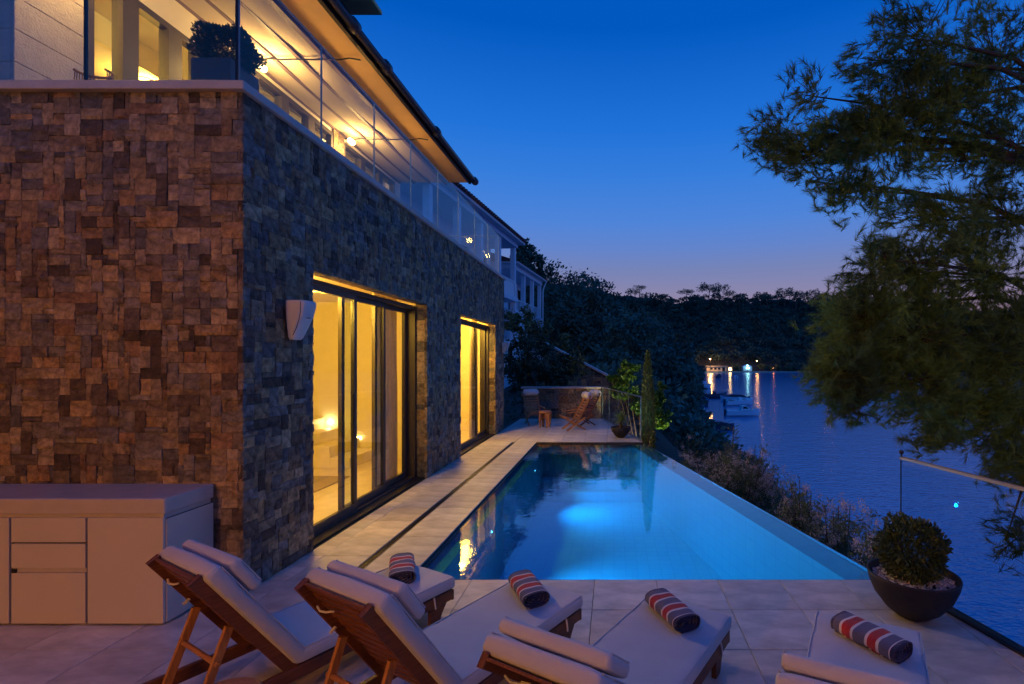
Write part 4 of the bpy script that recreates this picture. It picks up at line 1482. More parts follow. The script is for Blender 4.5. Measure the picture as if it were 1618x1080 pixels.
# ------------------------------------------------------------------ far folding chairs and stool
def folding_chair(loc, rz, label, pillow=True, light=False):
    t = empty('folding_chair', loc, rz, label, 'chair', 'folding deck chairs on the far terrace')
    w = .19
    m_ = M['lwood'] if light else M['wood']  # paler wood puts the light on some chairs into their colour
    for s in (-1, 1):
        x = s * w
        MB().bar((x, .24, .01), (x, -.20, .30), .022, .034, bev=.003).build('leg', m_, t)       # rear foot up to seat rear... crossing
        MB().bar((x * .86, -.22, .01), (x * .86, .30, .33), .022, .034, bev=.003).build('leg', m_, t)
        MB().bar((x * .97, .02, .13), (x * .97, -.34, .80), .022, .036, bev=.003).build('back_stile', m_, t)
        MB().bar((x * 1.12, .24, .42), (x * 1.12, -.18, .46), .035, .016, bev=.003).build('armrest', m_, t)
    for i in range(7):
        q_ = i / 6
        MB().box((0, .30 - .44 * q_, .335 - .12 * q_), (.34, .046, .012), rx=.25, bev=.002).build('seat_slat', m_, t)
    for i in range(9):
        q_ = i / 8
        MB().box((0, -.06 - .27 * q_, .27 + .50 * q_), (.34, .012, .042), rx=.48, bev=.002).build('back_slat', m_, t)
    if pillow:
        MB().tube([(-.17, -.315, .80), (-.165, -.31, .80), (.165, -.31, .80), (.17, -.315, .80)], [.06, .085, .085, .06], 18).build('head_roll', M['twhite'], t, True)
    return t


folding_chair((-2.05, 12.95, 0), math.radians(205), 'folding deck chair with white head roll nearest the villa wall', light=True)
folding_chair((-.93, 11.95, 0), math.radians(112), 'orange lit folding deck chair with white head roll right of the stool', light=True)
folding_chair((-.74, 12.75, 0), math.radians(120), 'folding deck chair half hidden behind the orange lit one')

t = empty('wooden_stool', (-1.68, 12.35, 0), 0, 'round drum shaped wooden stool between the deck chairs', 'stool')
MB().lathe([(0, .40), (.14, .40), (.16, .392), (.16, .365), (.15, .355), (0, .355)], n=32).build('top', M['lwood'], t)
for k in range(4):
    a = k * math.pi / 2 + .5
    mb = MB()
    rings = []
    for z, ri, ro, hw in ((0, .10, .13, .17), (.15, .115, .15, .24), (.30, .12, .155, .38), (.354, .12, .155, .46)):
        row = []
        for r_2, sg in ((ri, -1), (ro, -1), (ro, 1), (ri, 1)):
            row.append(mb.bm.verts.new((r_2 * math.cos(a + sg * hw), r_2 * math.sin(a + sg * hw), z)))
        rings.append(row)
    for p_, q_ in zip(rings, rings[1:]):
        for i in range(4): mb.bm.faces.new((p_[i], p_[(i + 1) % 4], q_[(i + 1) % 4], q_[i]))
    mb.bm.faces.new(rings[0]); mb.bm.faces.new(rings[-1])
    mb.build('leg', M['lwood'], t)

# ------------------------------------------------------------------ wing behind the camera with its assumed wall lamps and added sky blockers
wing = empty('house_wing', (0, -3.6, 0), 0, 'plain rendered wing of the villa behind the terrace', 'house')
MB().mm(-7.5, 3.3, -.2, 0, -.01, 7.0).build('wall', M['panel'], wing)  # carried up high to hold back blue sky light
MB().mm(-7.5, 3.6, -.2, .6, 7.001, 7.2).build('roof', M['roof'], wing)
MB().mm(-7.2, 3.0, .002, 2.9, 3.25, 3.40).build('sky_block_canopy', M['soffit'], wing)  # unseen slab added to keep sky light off the front wall
MB().mm(-7.2, -2.25, 2.901, 5.6, 3.25, 3.40).build('sky_block_canopy', M['soffit'], wing)  # added reach, out of view, shading the stone wall and cabinet
for x in (-6.9, 2.8):
    MB().mm(x - .07, x + .07, 2.68, 2.82, 0, 3.249).build('sky_block_post', M['frame'], wing)
MB().mm(-7.5, -7.3, .001, 7.1, -.01, 3.6).build('sky_block_wall', M['panel'], wing)  # unseen wall added to close off sky light on the left
for (x, pw, lb) in ((-3.3, 290, 'assumed warm wall lamp out of view on the wing wall, left one'), (2.4, 32, 'warm wall lamp added out of view on the wing wall, right one')):  # unseen lamps: left one assumed from the warm light, right one added
    t = empty('wall_lamp', (x, -3.6, 2.05), 0, lb, 'lamp')
    MB().mm(-.05, .05, 0, .03, -.08, .08).build('back_plate', M['dsteel'], t)
    MB().tube([(0, .08, -.09), (0, .08, .09)], .05, 16).build('shade', M['bulb_warm'], t)
    point_lamp((x, -3.30, 2.05), pw, (1, .40, .05), .06)

# unseen spot added on the wing wall to warm the overhanging pine
t = empty('pine_fill_lamp', (2.9, -3.5, 2.7), 0, 'unseen fill lamp added to warm the overhanging pine', 'lamp')
MB().mm(-.05, .05, -.10, -.03, -.05, .05).build('bracket', M['dsteel'], t)
MB().tube([(0, -.03, 0), (.01, .09, .0)], [.06, .075], 16).build('housing', M['dsteel'], t)
ld = bpy.data.lights.new('pine_fill_spot', 'SPOT'); ld.energy = 430; ld.color = (1, .66, .20); ld.spot_size = math.radians(48); ld.spot_blend = .7; ld.shadow_soft_size = .05
lo_ = bpy.data.objects.new('pine_fill_spot', ld); COL.objects.link(lo_)
lo_.location = (2.93, -3.36, 2.7); lo_.rotation_euler = Vector((1.5, 9.3, .2)).to_track_quat('-Z', 'Y').to_euler()

# ------------------------------------------------------------------ vegetation near the terrace
# unseen spotlight added at the foot of the lime tree to brighten its leaves
t = empty('lime_fill_lamp', (.95, 12.7, -1.55), 0, 'unseen small spotlight added to brighten the lime green tree from below', 'lamp')
MB().tube([(0, 0, -.12), (0, .03, 0)], [.03, .045], 14).build('housing', M['dsteel'], t)
MB().tube([(0, 0, -.5), (0, 0, -.12)], .012, 8).build('spike', M['dsteel'], t)
ld = bpy.data.lights.new('lime_fill_spot', 'SPOT'); ld.energy = 430; ld.color = (1, .82, .38); ld.spot_size = math.radians(80); ld.spot_blend = .6; ld.shadow_soft_size = .04
lo_ = bpy.data.objects.new('lime_fill_spot', ld); COL.objects.link(lo_)
lo_.location = (.95, 12.75, -1.5); lo_.rotation_euler = Vector((-.1, .30, 1)).to_track_quat('-Z', 'Y').to_euler()
# slim cypress
t = empty('cypress_tree', (.70, 10.45, -2.2), 0, 'slim column shaped cypress beyond the far pool corner', 'tree')
rg = np.random.default_rng(21)
n = 15000
zz = rg.uniform(0, 1, n); aa = rg.uniform(0, 6.283, n)
prof = np.interp(zz, [0, .1, .4, .75, .92, 1], [.09, .155, .165, .125, .07, .01]) * (1 + .10 * np.sin(9 * aa + 31 * zz))
rr = prof * rg.uniform(.55, 1, n) ** .5
C_ = np.stack([rr * np.cos(aa), rr * np.sin(aa), zz * 4.0], 1)
dd = np.stack([np.cos(aa) * .35, np.sin(aa) * .35, np.ones(n)], 1)
np_mesh('crown', leaf_quads(C_, .055, 3.5, .5, dd, rg), 4, M['cypleaf'], t)
MB().tube([(0, 0, -.6), (0, 0, 3.6)], [.04, .01], 8).build('trunk', M['bark'], t)


def leafy_tree(name, label, base, blobs, n, size, m, cat='tree', aspect=1.8, up=0.0, seed=1, trunk=None, group=None, lump=.2, branch=True):
    """blobs: (x,y,z,r[,squash]) in world space"""
    t = empty(name, base, 0, label, cat, group)
    rg_ = np.random.default_rng(seed)
    B_ = np.array(base)
    tot = sum(b[3] ** 2 for b in blobs)
    P_, D_ = [], []
    tr_ = MB()
    for i, b in enumerate(blobs):
        k = max(30, int(n * b[3] ** 2 / tot))
        p, d = ball_points(k, b[3], b[4] if len(b) > 4 else .8, .15, lump, seed + i)
        # clumps: pull leaves toward random twig ends
        ce = p[rg_.integers(0, k, max(6, k // 45))]
        j = rg_.integers(0, len(ce), k)
        p = ce[j] + rg_.normal(size=(k, 3)) * b[3] * .10
        P_.append(p + np.array(b[:3]) - B_); D_.append(d)
        if branch:
            e = Vector(b[:3]) - Vector(base)
            r0 = trunk or .08
            tr_.tube([(0, 0, -.3), Vector((e.x * .25, e.y * .25, e.z * .45)), e], [r0, r0 * .6, r0 * .2], 6)
    P_ = np.concatenate(P_); D_ = np.concatenate(D_)
    np_mesh('crown', leaf_quads(P_, size, aspect, up, D_, rg_), 4, m, t)
    if branch: tr_.build('trunk', M['bark'], t)
    return t


def W(px, py, D, r, sq=.85):
    p = P(px, py, D)
    return (p.x, p.y, p.z, r, sq)


def gz(x, y): return float(terrain_h(x, y))

leafy_tree('lime_tree', 'bright lime green young tree lit from below behind the far glass fence', (.75, 13.6, -2.4),
           [W(990, 585, 13.3, .28), W(985, 615, 13.4, .36), W(1010, 640, 13.5, .30), W(1035, 632, 13.4, .26), W(1038, 660, 13.0, .30), W(972, 600, 13.6, .18), W(1048, 610, 13.6, .14)], 7000, .085, M['limeleaf'], seed=31, trunk=.03, aspect=1.4)
leafy_tree('dark_shrub', 'tall dark shrub mass over the low wall next to the villa', (-2.0, 16.0, -.9),
           [W(822, 560, 15.6, .75), W(860, 575, 15.8, .75), W(815, 590, 15.2, .6), W(895, 585, 16.2, .62), W(850, 535, 16.5, .55), W(905, 560, 16.6, .42), W(875, 600, 15.6, .45)], 9000, .10, M['darkleaf'], 'shrub', seed=41, trunk=.05)
leafy_tree('oleander_shrub', 'pale leaved shrub climbing past the lower windows of the white house', (-3.4, 20, -.5),
           [W(830, 510, 20, .65), W(855, 525, 20, .5), W(885, 540, 20.5, .5), W(912, 575, 20, .5), W(805, 505, 20, .6)], 4200, .13, M['shrub'], 'shrub', seed=43, trunk=.05)
for i, (bl, lb, s_) in enumerate((
        ([W(1000, 530, 26, 1.5), W(985, 580, 25, 1.5), W(1010, 505, 27, .9), W(1030, 560, 26, 1.4), W(1000, 620, 24, 1.5)], 'tall blue green pine standing behind the cypress', 51),
        ([W(1060, 580, 30, 1.3), W(1075, 610, 29, 1.2), W(1050, 545, 31, 1.0), W(1080, 560, 30, .8), W(1070, 640, 28, 1.3)], 'blue green pine at the edge of the water right of the cypress', 55),
        ([W(940, 540, 34, 2.0), W(905, 520, 36, 2.0), W(950, 490, 38, 1.8), W(930, 580, 32, 1.6)], 'dark pine behind the sloping garden wall', 59),
        ([W(880, 460, 46, 3.2), W(905, 490, 44, 3.0), W(870, 500, 42, 2.6), W(930, 475, 50, 3.0)], 'dark broad tree right beside the white house', 63))):
    b0 = bl[0]
    base = (b0[0], b0[1], gz(b0[0], b0[1]) - .2)
    leafy_tree('pine_tree', lb, base, bl, 9000, .26 if i < 2 else .38, M['tealleaf'] if i < 2 else M['hillleaf'], seed=s_, trunk=.18, aspect=2.2)
leafy_tree('pine_tree', 'round dark tree top behind the roof of the white house', (-9.0, 48, 1),
           [W(835, 402, 48, 1.3), W(826, 420, 47, 1.6), W(845, 425, 48, 1.2), W(820, 395, 48, 1.0)], 3000, .38, M['hillleaf'], seed=71, trunk=.3)

# undergrowth on the bank below the infinity edge
bank = []
rg = np.random.default_rng(77)
pts = []
while len(pts) < 420:
    y = rg.uniform(2.5, 60); xs_ = float(shore_x(y)); x = rg.uniform(1.0 if y < 14 else -4, xs_ - .6)
    if y < 14.5 and x < float(edge_x(y)) + .8: continue
    if y < 14 and x < rail_x(min(y, 3.8)) + .5: continue
    r = rg.uniform(.3, .6) * (1 + y / 40)
    zg = gz(x, y)
    # keep the view to the water open: stay under the line from the pool edge
    pts.append((x, y, zg + r * .4, r))
PP, DD = [], []
for i, (x, y, z, r) in enumerate(pts):
    p, d = ball_points(150, r, .8, .2, .25, i)
    PP.append(p + np.array([x, y, z])); DD.append(d)
sz = np.concatenate([np.full(150, .09 + .004 * q_[1]) for q_ in pts])[:, None]
o = np_mesh('undergrowth', leaf_quads(np.concatenate(PP), sz, 2.2, .2, np.concatenate(DD), rg), 4, M['darkleaf'])
tag(o, 'dark undergrowth covering the bank above the water', kind='stuff')


# feathery shrubs right of the pool
def feather_shrub(label, base, stems, seed, leafy=.5):
    t = empty('feathery_shrub', base, 0, label, 'shrub', 'feathery seeding shrubs beyond the infinity edge')
    rg_ = np.random.default_rng(seed)
    B_ = Vector(base)
    sm = MB()
    FC, FD, LC, LD = [], [], [], []
    for (px, py, D) in stems:
        e = P(px, py, D) - B_
        mid = Vector((e.x * .5, e.y * .5, e.z * .62))
        sm.tube([(0, 0, 0), mid, e], [.02, .012, .004], 5)
        for _ in range(10):
            s = rg_.uniform(.35, 1)
            c = (mid.lerp(e, (s - .35) / .65)) + Vector(rg_.normal(size=3) * .09)
            k = 44
            ax_ = unit(rg_.normal(size=3) + np.array([0, 0, .7]))
            tt = rg_.uniform(0, .12, (k, 1))
            FC.append(np.array(c) + ax_ * tt + rg_.normal(size=(k, 3)) * .024); FD.append(np.tile(ax_, (k, 1)))
        for _ in range(16):
            s = rg_.uniform(.1, .95)
            c = (Vector((0, 0, 0)).lerp(mid, s * 2) if s < .5 else mid.lerp(e, s * 2 - 1)) + Vector(rg_.normal(size=3) * .10)
            k = 54
            LC.append(np.array(c) + rg_.normal(size=(k, 3)) * .055); LD.append(np.tile(unit(rg_.normal(size=3) + np.array([0, 0, .8])), (k, 1)))
    np_mesh('seed_plumes', leaf_quads(np.concatenate(FC), .030, 3.0, .1, np.concatenate(FD), rg_), 4, M['feather'], t)
    np_mesh('foliage', leaf_quads(np.concatenate(LC), .07, 4.5, .1, np.concatenate(LD), rg_), 4, M['shrub'], t)
    sm.build('stems', M['bark'], t)
    return t


def region_stems(cx, cy_, rx, ry, n, D, seed):
    rg_ = np.random.default_rng(seed)
    out = []
    for _ in range(n):
        a = rg_.uniform(0, 6.283); r = math.sqrt(rg_.uniform())
        out.append((cx + rx * r * math.cos(a), cy_ + ry * r * math.sin(a), D + rg_.uniform(-.6, .6)))
    return out


feather_shrub('largest feathery shrub with pinkish plumes beside the middle of the infinity edge', (2.0, 8.6, -3.2), region_stems(1160, 745, 78, 52, 44, 8.4, 1), 101)
feather_shrub('feathery shrub with plumes reaching lowest along the near infinity edge', (2.9, 6.6, -3.2), region_stems(1322, 822, 46, 38, 22, 6.3, 2), 102)
feather_shrub('sparse leafy feathery shrub between the two plumed ones', (2.7, 7.4, -3.2), region_stems(1262, 795, 34, 40, 18, 7.2, 3), 103)
feather_shrub('small feathery shrub nearest the far pool corner', (1.6, 10.2, -3.2), region_stems(1110, 722, 28, 30, 16, 9.8, 4), 104)
feather_shrub('small bare feathery shrub rising behind the bowl planter', (3.1, 5.2, -3.0), region_stems(1385, 868, 30, 32, 12, 5.0, 5), 105)
# a spray of upright leaves poking above the shrubs
t = empty('oleander_shrub', (2.0, 9.6, -3), 0, 'upright oleander stem with narrow leaves in front of the boats', 'shrub')
LV = []
rg = np.random.default_rng(5)
tip = P(1160, 672, 9.6) - Vector((2.0, 9.6, -3))
for k in range(46):
    s = rg.uniform(.78, 1); c = np.array(tip) * s; d = unit(rg.normal(size=3) + np.array([0, 0, .9])); w_2 = unit(np.cross(d, rg.normal(size=3))) * .012
    L_ = rg.uniform(.13, .22)
    LV += [c, c + d * L_ * .5 + w_2, c + d * L_, c + d * L_ * .5 - w_2]
np_mesh('foliage', np.array(LV), 4, M['shrub'], t)
MB().tube([(0, 0, 0), tip], [.02, .006], 6).build('stem', M['bark'], t)

# ------------------------------------------------------------------ big overhanging pine at the right
TB = Vector((6.6, 7.6, -4.6))
pine = empty('pine_tree', TB, 0, 'large overhanging pine reaching in from the right over the water', 'tree')
rg = np.random.default_rng(2024)
trunk_pts = [Vector((6.6, 7.6, -5.2)), Vector((6.4, 7.2, -2)), Vector((6.1, 6.7, 1.5)), Vector((6.0, 6.4, 5.0)), Vector((5.8, 6.2, 8.5))]
MB().tube([p - TB for p in trunk_pts], [.34, .28, .22, .16, .07], 14).build('trunk', M['bark'], pine, True)
limbs = []
CL = [  # px, py, D, radius px x, radius px y, weight
    (1215, 212, 5.6, 34, 30, .35), (1265, 245, 5.6, 48, 30, .7), (1330, 225, 5.7, 62, 48, 1.2), (1400, 205, 5.8, 80, 62, 1.7),
    (1480, 165, 6.0, 85, 80, 1.9), (1560, 110, 6.2, 80, 110, 1.9), (1375, 95, 5.4, 46, 62, .38), (1440, 60, 5.6, 70, 62, .8),
    (1272, 150, 5.5, 16, 44, .16), (1350, 300, 5.7, 55, 32, .55), (1320, 290, 5.6, 30, 22, .25), (1590, 230, 6.2, 55, 60, .9), (1510, 255, 6.1, 55, 30, .5),
    (1470, 350, 5.9, 75, 40, 1.0), (1580, 350, 6.2, 60, 60, 1.1), (1385, 410, 5.2, 22, 40, .3), (1430, 430, 5.6, 85, 55, 1.6), (1540, 440, 6.0, 90, 80, 2.2),
    (1350, 500, 5.3, 60, 50, 1.2), (1430, 530, 5.5, 90, 65, 2.0), (1530, 560, 5.8, 95, 80, 2.3), (1325, 585, 5.2, 42, 52, .9), (1340, 635, 5.2, 34, 30, .5),
    (1420, 600, 5.4, 75, 45, 1.3), (1500, 640, 5.6, 85, 45, 1.5), (1480, 690, 5.6, 32, 24, .35), (1570, 660, 5.8, 65, 62, 1.2), (1600, 560, 6.0, 50, 110, 1.2),
    (1605, 730, 5.5, 28, 50, .5), (1575, 745, 5.4, 24, 26, .2), (1590, 850, 5.2, 30, 36, .22)]
tc_, td_ = [], []
wood = MB(); twg = MB()
# main limbs leave the trunk at several heights and run to the clusters
starts = [(trunk_pts[2].lerp(trunk_pts[3], k), None) for k in (0, .2, .45, .7, .95)]
for (px, py, D, rx, ry, wt) in CL:
    c = P(px, py, D)
    s = min(starts, key=lambda q_: abs(q_[0].z - (c.z - .2)))[0]
    m1 = s.lerp(c, .45) + Vector((0, 0, .25)); m2 = s.lerp(c, .8) + Vector((0, 0, .12))
    wood.tube([s - TB, m1 - TB, m2 - TB, c - TB], [.045, .026, .014, .005], 6)
    n = int(340 * wt)
    rX, rY = rx / F * D, ry / F * D
    for _ in range(max(3, int(n / 9))):        # twigs
        a = rg.uniform(0, 6.283); r = math.sqrt(rg.uniform())
        tw_c = c + Vector((rX * r * math.cos(a), rg.normal() * .35 * rX, rY * r * math.sin(a)))
        root = c.lerp(tw_c, rg.uniform(.0, .35)) + Vector((.10, 0, 0))
        twg.tube([root - TB, tw_c - TB], [.006, .002], 4, False)
        out_d = unit(np.array(tw_c - c) + np.array([-.12, 0, .05]) + rg.normal(size=3) * .12)
        for k in range(9):
            q_ = tw_c + Vector(rg.normal(size=3) * np.array([.10, .09, .08]))
            tc_.append(np.array(q_ - TB)); td_.append(unit(out_d + .5 * rg.normal(size=3) + np.array([-.15, 0, -.05])))
tc_, td_ = np.array(tc_), np.array(td_)
np_mesh('needles', needle_tris(tc_, td_, 30, .115, .0062, .42, rg), 3, M['pine'], pine)
wood.build('limbs', M['dbark'], pine, True)['kind'] = 'stuff'
twg.build('twigs', M['dbark'], pine)['kind'] = 'stuff'

# a second, lower branch end beyond the fence
t = empty('bare_bush', (5.0, 5.0, -1.4), 0, 'sparse dark twiggy bush beyond the glass fence at the right edge', 'shrub')
sm = MB(); LC, LD = [], []
for (px, py, D) in region_stems(1595, 850, 30, 50, 7, 4.6, 9):
    e = P(px, py, D) - Vector((5.0, 5.0, -1.4))
    sm.tube([(0, 0, 0), (e.x * .45, e.y * .45, e.z * .6), e], [.007, .004, .002], 5)
    for _ in range(4):
        c = np.array(e) * rg.uniform(.75, 1.02)
        LC.append(c + rg.normal(size=3) * .04); LD.append(unit(rg.normal(size=3) + np.array([0, 0, .5])))
np_mesh('foliage', needle_tris(np.array(LC), np.array(LD), 22, .09, .004, .6, rg), 3, M['darkleaf'], t)
sm.build('stems', M['bark'], t)

# ------------------------------------------------------------------ the white neighbour house
A = math.atan(.1)
nh = empty('white_house', (-5.75, 30.0, 0), A, 'white two storey house with loggias and a terracotta roof beyond the villa', 'house')
nh.rotation_euler = (0, 0, -A)
# local: y negative towards the camera, x positive towards the sea
def H_(mb, nm, m): return mb.build(nm, m, nh)
ZE = 8.5
H_(MB().mm(-7, -1.6, -12, 0, -1, ZE), 'body', M['hwall'])
H_(MB().mm(-1.599, 0, -12, -.002, -1, 2.6), 'body', M['hwall'])
H_(MB().mm(-1.7, .06, -12, .06, 5.05, 5.30), 'floor_band', M['hwall'])
H_(MB().mm(-1.6, .0, -12, 0, 2.6, 2.8), 'floor_band', M['hwall'])
for y in (-.18, -2.9, -5.6, -8.3, -11.0):
    H_(MB().mm(-.32, -.02, y - .16, y + .16, 2.8, 5.05), 'pillar', M['hwall'])
    H_(MB().mm(-.30, -.04, y - .14, y + .14, 5.30, ZE - .25), 'pillar', M['hwall'])
H_(MB().mm(-.14, -.06, -12, -.35, 5.30, 6.15), 'parapet', M['hshut'])
H_(MB().mm(-.17, -.03, -12, -.05, 6.151, 6.24), 'rail', M['hshut'])
H_(MB().mm(-1.5, .0, -.30, -.02, 5.301, 6.1), 'parapet', M['hshut'])
for y in (-1.5, -4.2, -6.9, -9.6):
    for z0, z1 in ((3.0, 4.8), (5.5, 7.6)):
        H_(MB().mm(-1.58, -1.54, y - .55, y + .55, z0, z1), 'window_frame', M['hshut'])
        H_(MB().mm(-1.539, -1.53, y - .45, y + .45, z0 + .1, z1 - .1), 'window_pane', M['dglass'])
        for s in (-1, 1):
            H_(MB().mm(-1.53, -1.49, y + s * .85 - .27, y + s * .85 + .27, z0, z1), 'shutter', M['hshut'])
for y in (-1.4, -4.1, -6.8):
    H_(MB().mm(.002, .03, y - .5, y + .5, .9, 2.4), 'window_frame', M['hshut'])
    H_(MB().mm(.031, .036, y - .4, y + .4, 1.0, 2.3), 'window_pane', M['dglass'])
    for s in (-1, 1): H_(MB().mm(.005, .05, y + s * .8 - .25, y + s * .8 + .25, .9, 2.4), 'shutter', M['hshut'])
H_(MB().mm(-1.6, .05, -12, .05, ZE - .24, ZE), 'cornice', M['hwall'])
H_(MB().mm(-7.3, .40, -12.3, .40, ZE + .001, ZE + .12), 'eaves', M['hshut'])
rf = MB()
v = [(-7.4, -12.4, ZE + .13), (.5, -12.4, ZE + .13), (.5, .5, ZE + .13), (-7.4, .5, ZE + .13), (-3.5, -8.5, ZE + 1.9), (-3.5, -3.4, ZE + 1.9)]
vv = [rf.bm.verts.new(p) for p in v]
for f_ in ((0, 1, 4), (1, 2, 5, 4), (2, 3, 5), (3, 0, 4, 5), (3, 2, 1, 0)): rf.bm.faces.new([vv[i] for i in f_])
roof = H_(rf, 'roof', M['tileroof'])
for i in range(44):
    y = .35 - i * .29
    ym = max(min(y, .5), -12.4)
    rise = 1.77 * min(1, min((.5 - y) / 3.9, (y + 12.4) / 3.9))
    run = 4.0 * min(1, min((.5 - y) / 3.9, (y + 12.4) / 3.9))
    if run < .3: continue
    MB().tube([(.53, y, ZE + .17), (.5 - run, y, ZE + .17 + rise)], .075, 6).build('roof_tile', M['tileroof'], roof)
H_(MB().mm(-2.6, -1.9, -9.8, -9.0, ZE + .9, ZE + 2.6), 'chimney', M['hwall'])
# far lower wing
nw = empty('white_house', (-5.45, 38.2, 0), -A, 'lower wing of white houses with columned loggia and downpipe at its corner', 'house')
def G_(mb, nm, m): return mb.build(nm, m, nw)
ZL = 7.55
G_(MB().mm(-6, -1.4, -7.2, 0, -1, ZL), 'body', M['hwall'])
G_(MB().mm(-1.399, 0, -7.2, -.002, -1, 4.6), 'body', M['hwall'])
G_(MB().mm(-1.4, .05, -7.2, .05, 4.601, 4.75), 'floor_band', M['hwall'])
for y in (-.15, -2.3, -4.5, -6.7):
    G_(MB().mm(-.26, -.02, y - .12, y + .12, 4.751, ZL - .3), 'pillar', M['hwall'])
G_(MB().mm(-1.4, .04, -7.2, .04, ZL - .299, ZL), 'cornice', M['hwall'])
G_(MB().mm(-.12, -.05, -7.2, -.28, 5.4, 5.47), 'rail', M['hshut'])
for i in range(34):
    G_(MB().mm(-.10, -.07, -.4 - i * .2, -.37 - i * .2, 4.752, 5.4), 'baluster', M['hshut'])
for y in (-1.3, -3.5, -5.7):
    G_(MB().mm(-1.39, -1.36, y - .45, y + .45, 4.9, 6.8), 'window_frame', M['hshut'])
    G_(MB().mm(-1.359, -1.35, y - .35, y + .35, 5.0, 6.7), 'window_pane', M['dglass'])
    G_(MB().mm(.002, .03, y - .45, y + .45, 2.2, 3.9), 'window_frame', M['hshut'])
    G_(MB().mm(.031, .036, y - .36, y + .36, 2.3, 3.8), 'window_pane', M['dglass'])
    for s in (-1, 1): G_(MB().mm(.005, .05, y + s * .72 - .22, y + s * .72 + .22, 2.2, 3.9), 'shutter', M['hshut'])
G_(MB().mm(-6.3, .35, -7.4, .30, ZL + .001, ZL + .10), 'eaves', M['hshut'])
G_(MB().prism([(.42, ZL + .101), (-3, ZL + 1.2), (-6.4, ZL + .101)], 'y', -7.4, .35), 'roof', M['tileroof'])
G_(MB().tube([(.30, .22, ZL), (.12, .12, ZL - .5), (.08, .08, ZL - .8), (.08, .08, 0)], .05, 8), 'downpipe', M['hshut'])

# ------------------------------------------------------------------ forest on the hills
def forest(name, label, centers, radii, per, m, seed, lsz=.28):
    rg_ = np.random.default_rng(seed)
    n = len(centers)
    d = unit(rg_.normal(size=(n * per, 3)))
    d[:, 2] = np.abs(d[:, 2]) * 1.0 - .25
    r = np.repeat(radii, per)[:, None]
    l = 1 + .25 * np.sin(3 * d[:, :1] + np.repeat(rg_.uniform(0, 6, n), per)[:, None])
    p = np.repeat(centers, per, 0) + d * r * l * np.array([1, 1, .85]) * (rg_.uniform(.5, 1, (n * per, 1)) ** .4)
    o = np_mesh(name, leaf_quads(p, r * lsz * 1.6, 1.5, .1, d, rg_), 4, m)
    return tag(o, label, kind='stuff')


rg = np.random.default_rng(404)
n = 3600
hx = rg.uniform(-150, 420, n); hy_ = 369 + 95 * rg.uniform(0, 1, n) ** .9
hzv = terrain_h(hx, hy_)
rad = rg.uniform(2.0, 4.2, n)
kp = ~((hx > 48) & (hx < 132) & (hy_ < 384))
hx, hy_, hzv, rad = hx[kp], hy_[kp], hzv[kp], rad[kp]
forest('far_forest', 'dark wooded hillside across the bay', np.stack([hx, hy_, hzv + rad * .7], 1), rad, 70, M['hillleaf'], 405)
n = 2600
hy_ = rg.uniform(42, 330, n)
hx = shore_x(hy_) - 1.5 - rg.uniform(0, 1, n) ** 1.2 * (14 + hy_ * .5)
keep = ~((hy_ < 62) & (hx < -4))
hx, hy_ = hx[keep], hy_[keep]
hzv = terrain_h(hx, hy_)
rad = rg.uniform(1.1, 1.8, len(hx)) * (1 + hy_ / 170)
forest('headland_forest', 'dark wooded slope left of the bay', np.stack([hx, hy_, hzv + rad * .6], 1), rad, 80, M['hillleaf'], 406)
n = 520
hy_ = rg.uniform(19, 60, n)
hx = shore_x(hy_) - .8 - rg.uniform(0, 1, n) * (8 + hy_ * .05)
hzv = terrain_h(hx, hy_)
keep = (hx < 9.2)
hx, hy_, hzv = hx[keep], hy_[keep], hzv[keep]
rad = rg.uniform(.6, 1.2, len(hx))
forest('bank_trees', 'dense dark trees and bushes down the bank to the water', np.stack([hx, hy_, hzv + rad * .8], 1), rad, 110, M['tealleaf'], 407, .16)

# umbrella pines that stand out on the ridge
ridge = [(1003, 457, 6), (1010, 452, 5), (1048, 465, 5), (1084, 458, 6), (1120, 450, 9), (1136, 452, 8), (1150, 460, 6), (1168, 466, 5), (1202, 462, 6), (1212, 466, 5), (1240, 458, 8), (1258, 462, 8), (1276, 460, 8), (1300, 466, 9), (1318, 472, 7), (1340, 474, 8)]
RL = ['leftmost small umbrella pine on the far ridge', 'second small ridge pine, close to the leftmost one', 'small lone ridge pine above the dark headland',
      'small ridge pine above the left bank of the water', 'tallest ridge pine, above the bungalow', 'ridge pine touching the tallest one on its right', 'ridge pine above the kiosk', 'low ridge pine just right of the kiosk lamp',
      'ridge pine in the dip right of the kiosk', 'low ridge pine in the dip beside a taller one', 'broad ridge pine left of the bright sky gap', 'broad ridge pine in the middle of the right hand clump',
      'broad ridge pine at the right end of the open ridge', 'large ridge pine at the edge of the overhanging branches', 'ridge pine half behind the overhanging needles', 'rightmost ridge pine, behind the overhanging needles']
for i, (px, py, hgt) in enumerate(ridge):
    D = 432 + (i * 37 % 11)
    p = P(px, py, D)
    base = (p.x, p.y, p.z - hgt - 6)
    t = empty('umbrella_pine', base, 0, RL[i], 'tree', 'umbrella pines on the far ridge')
    rg_ = np.random.default_rng(900 + i)
    P_, D2 = [], []
    for b in range(9):
        c = np.array([rg_.uniform(-.9, .9) * hgt, rg_.uniform(-.3, .3) * hgt, hgt + 6 - rg_.uniform(.0, .55) * hgt])
        q_, d = ball_points(90, hgt * .40, .6, .2, .3, i * 9 + b)
        P_.append(q_ + c); D2.append(d)
    np_mesh('crown', leaf_quads(np.concatenate(P_), hgt * .13, 1.6, .1, np.concatenate(D2), rg_), 4, M['hillleaf'], t)
    MB().tube([(0, 0, 0), (.2 * hgt * .2, 0, hgt * .6 + 3), (0, 0, hgt + 5)], [.5, .35, .15], 6).build('trunk', M['bark'], t)

